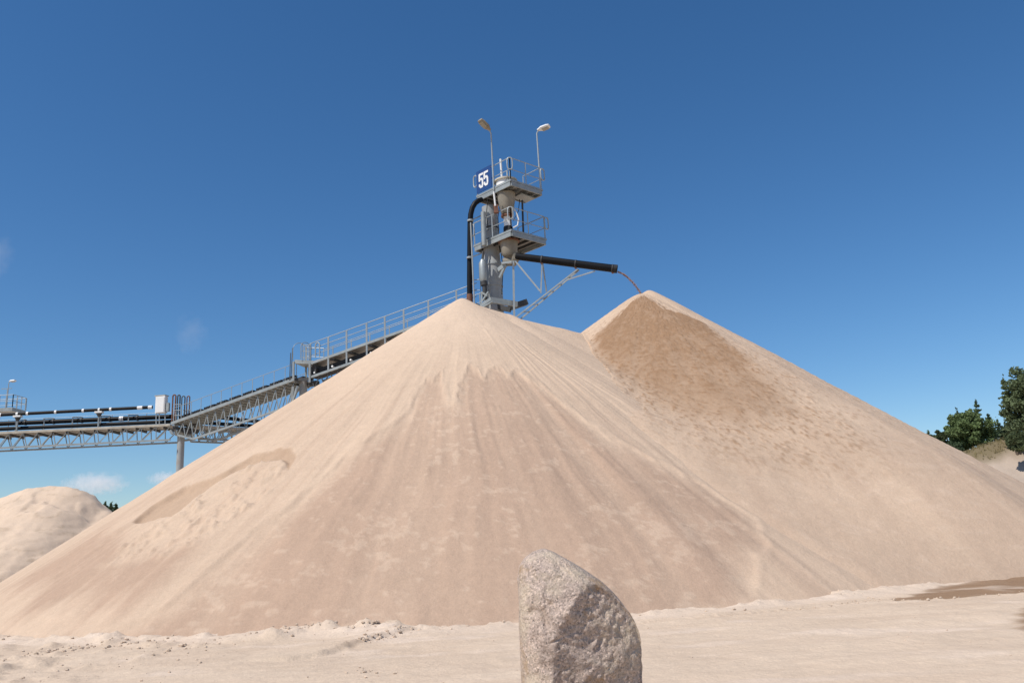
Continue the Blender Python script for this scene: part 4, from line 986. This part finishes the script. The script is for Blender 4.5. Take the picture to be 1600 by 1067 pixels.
for kind, px_, yb, yt, Y, r, label in (
    ('b', 1524, 716, 640, 99, 2.35, 'largest rounded green tree behind the bank on the right'),
    ('b', 1503, 718, 652, 100, 1.25, 'green tree filling in the left flank of the largest rounded tree'),
    ('s', 1540, 712, 627, 103, .85, 'pointed spruce tip rising above the largest rounded tree'),
    ('s', 1508, 716, 642, 104, .8, 'spruce tip at the upper left shoulder of the largest rounded tree'),
    ('s', 1554, 706, 649, 102, .9, 'spruce at the right shoulder of the largest rounded tree'),
    ('t', 1485, 714, 657, 103, .6, 'thin see-through young tree left of the largest rounded tree'),
    ('b', 1476, 712, 671, 102, .8, 'low bushy tree just left of the thin see-through young tree'),
    ('b', 1465, 704, 676, 105, .7, 'small green tree half hidden at the right pile slope'),
    ('s', 1454, 698, 676, 108, .5, 'smallest treetop just showing over the right pile edge'),
    ('s', 1566, 700, 658, 110, .95, 'dark spruce right of the largest rounded tree, left of its twin'),
    ('s', 1577, 700, 664, 110, 1.1, 'broader dark spruce close to the tall pine on the bank'),
    ('b', 1490, 716, 690, 98, 1.1, 'dark low shrub under the trees at the bank foot')):
    b_, h_ = tree_at(px_, yb, yt, Y)
    if kind == 'b': broadleaf(b_, h_, r, label, TG, nclump=int(26 + 22 * r), leaf=.13, m_='leaf' if r > 1.2 else ('spruce' if 'dark' in label else 'pine'))
    elif kind == 't': broadleaf(b_, h_, r, label, TG, nclump=12, leaf=.08, per=50)
    else: conifer(b_, h_, r, label, TG, dens=1.0)
b_, h_ = tree_at(1623, 706, 572, 88); broadleaf(b_, h_, 2.65, 'tall broad pine on the bank, cut by the right photo edge', TG, nclump=120, leaf=.15, m_='pine', name='pine_tree', low=.1, per=130)
b_, h_ = tree_at(1589, 706, 592, 89.5); conifer(b_, h_, 1.15, 'slimmer pine just left of the tall pine on the bank', TG, dens=1.0, bare=.2, leaf=.16, m_='pine', name='pine_tree')
b_, h_ = tree_at(1594, 704, 676, 86.5); broadleaf(b_, h_, 1.0, 'round dark shrub at the foot of the pines on the bank', TG, nclump=40, m_='pine', name='shrub', low=.05)
for px_, yb, yt, Y, label in ((163, 815, 788, 150, 'left one of the tiny dark treetops between the two piles on the left'), (172, 815, 788.5, 150, 'right one of the tiny dark treetops between the two piles on the left'), (180, 812, 790, 152, 'lowest tiny treetop against the front pile edge on the left')):
    b_, h_ = tree_at(px_, yb, yt, Y); b_[2] -= 8; conifer(b_, h_ + 8, 1.3, label, 'tiny treetops left of the front pile', dens=.8, leaf=.3, m_='spruce')

# ---------------------------------------------------------------- clouds, far beyond everything else
def cloud(px_, py_, w, h, Y, dens, label, seed, n=9, flat=.25):
    c = at(px_, py_, Y); s = Y / CAM_F; bm_v, bm_f = [], []
    r2 = np.random.default_rng(seed)
    m = bpy.data.materials.new('cloud_vapour'); m.use_nodes = True; nn, ll = m.node_tree.nodes, m.node_tree.links
    nn.remove(nn['Principled BSDF']); pv = nn.new('ShaderNodeVolumePrincipled'); pv.inputs['Color'].default_value = (.995, .995, 1, 1); pv.inputs['Anisotropy'].default_value = -.35
    tc = nn.new('ShaderNodeTexCoord'); nz = nn.new('ShaderNodeTexNoise'); nz.inputs['Scale'].default_value = 4.2 / (h * s); nz.inputs['Detail'].default_value = 6; nz.inputs['Roughness'].default_value = .62
    ll.new(tc.outputs['Object'], nz.inputs['Vector'])
    ln = nn.new('ShaderNodeVectorMath'); ln.operation = 'MULTIPLY'; ln.inputs[1].default_value = (1 / (w * s / 2), 1 / (w * s / 3), 1 / (h * s / 2)); ll.new(tc.outputs['Object'], ln.inputs[0])
    le = nn.new('ShaderNodeVectorMath'); le.operation = 'LENGTH'; ll.new(ln.outputs[0], le.inputs[0])
    a = nn.new('ShaderNodeMath'); a.operation = 'MULTIPLY_ADD'; ll.new(le.outputs['Value'], a.inputs[0]); a.inputs[1].default_value = -.42; ll.new(nz.outputs['Fac'], a.inputs[2])
    mr = nn.new('ShaderNodeMapRange'); mr.inputs[1].default_value = .10; mr.inputs[2].default_value = .42; mr.inputs[4].default_value = dens; ll.new(a.outputs[0], mr.inputs[0])
    ll.new(mr.outputs[0], pv.inputs['Density']); ll.new(pv.outputs[0], nn['Material Output'].inputs['Volume'])
    mb = MB(); k = 16
    prof_ = [(math.sin(math.pi * i / 10), -math.cos(math.pi * i / 10)) for i in range(11)]
    vs = [(c[0] + max(p, .02) * w * s / 2 * math.cos(2 * math.pi * j / k), c[1] + max(p, .02) * w * s / 3 * math.sin(2 * math.pi * j / k), c[2] + q * h * s / 2) for p, q in prof_ for j in range(k)]
    fs = [(i * k + j, i * k + (j + 1) % k, (i + 1) * k + (j + 1) % k, (i + 1) * k + j) for i in range(10) for j in range(k)] + [tuple(range(k - 1, -1, -1)), tuple(160 + j for j in range(k))]
    mb._add(vs, fs); root = thing('cloud', label, 'cloud', c); mb.build('vapour', m, root)
cloud(148, 756, 110, 40, 1500, .022, 'small flat grey cloud low over the far sand pile', 1)
cloud(258, 747, 60, 24, 1500, .03, 'tiny white cloud peeping out behind the front pile left edge', 2)
cloud(298, 520, 60, 75, 1600, .0025, 'faintest wisp of cloud above the lower conveyor', 3)
cloud(-4, 398, 60, 90, 1600, .003, 'faint pale wisp of cloud at the left photo edge', 4)
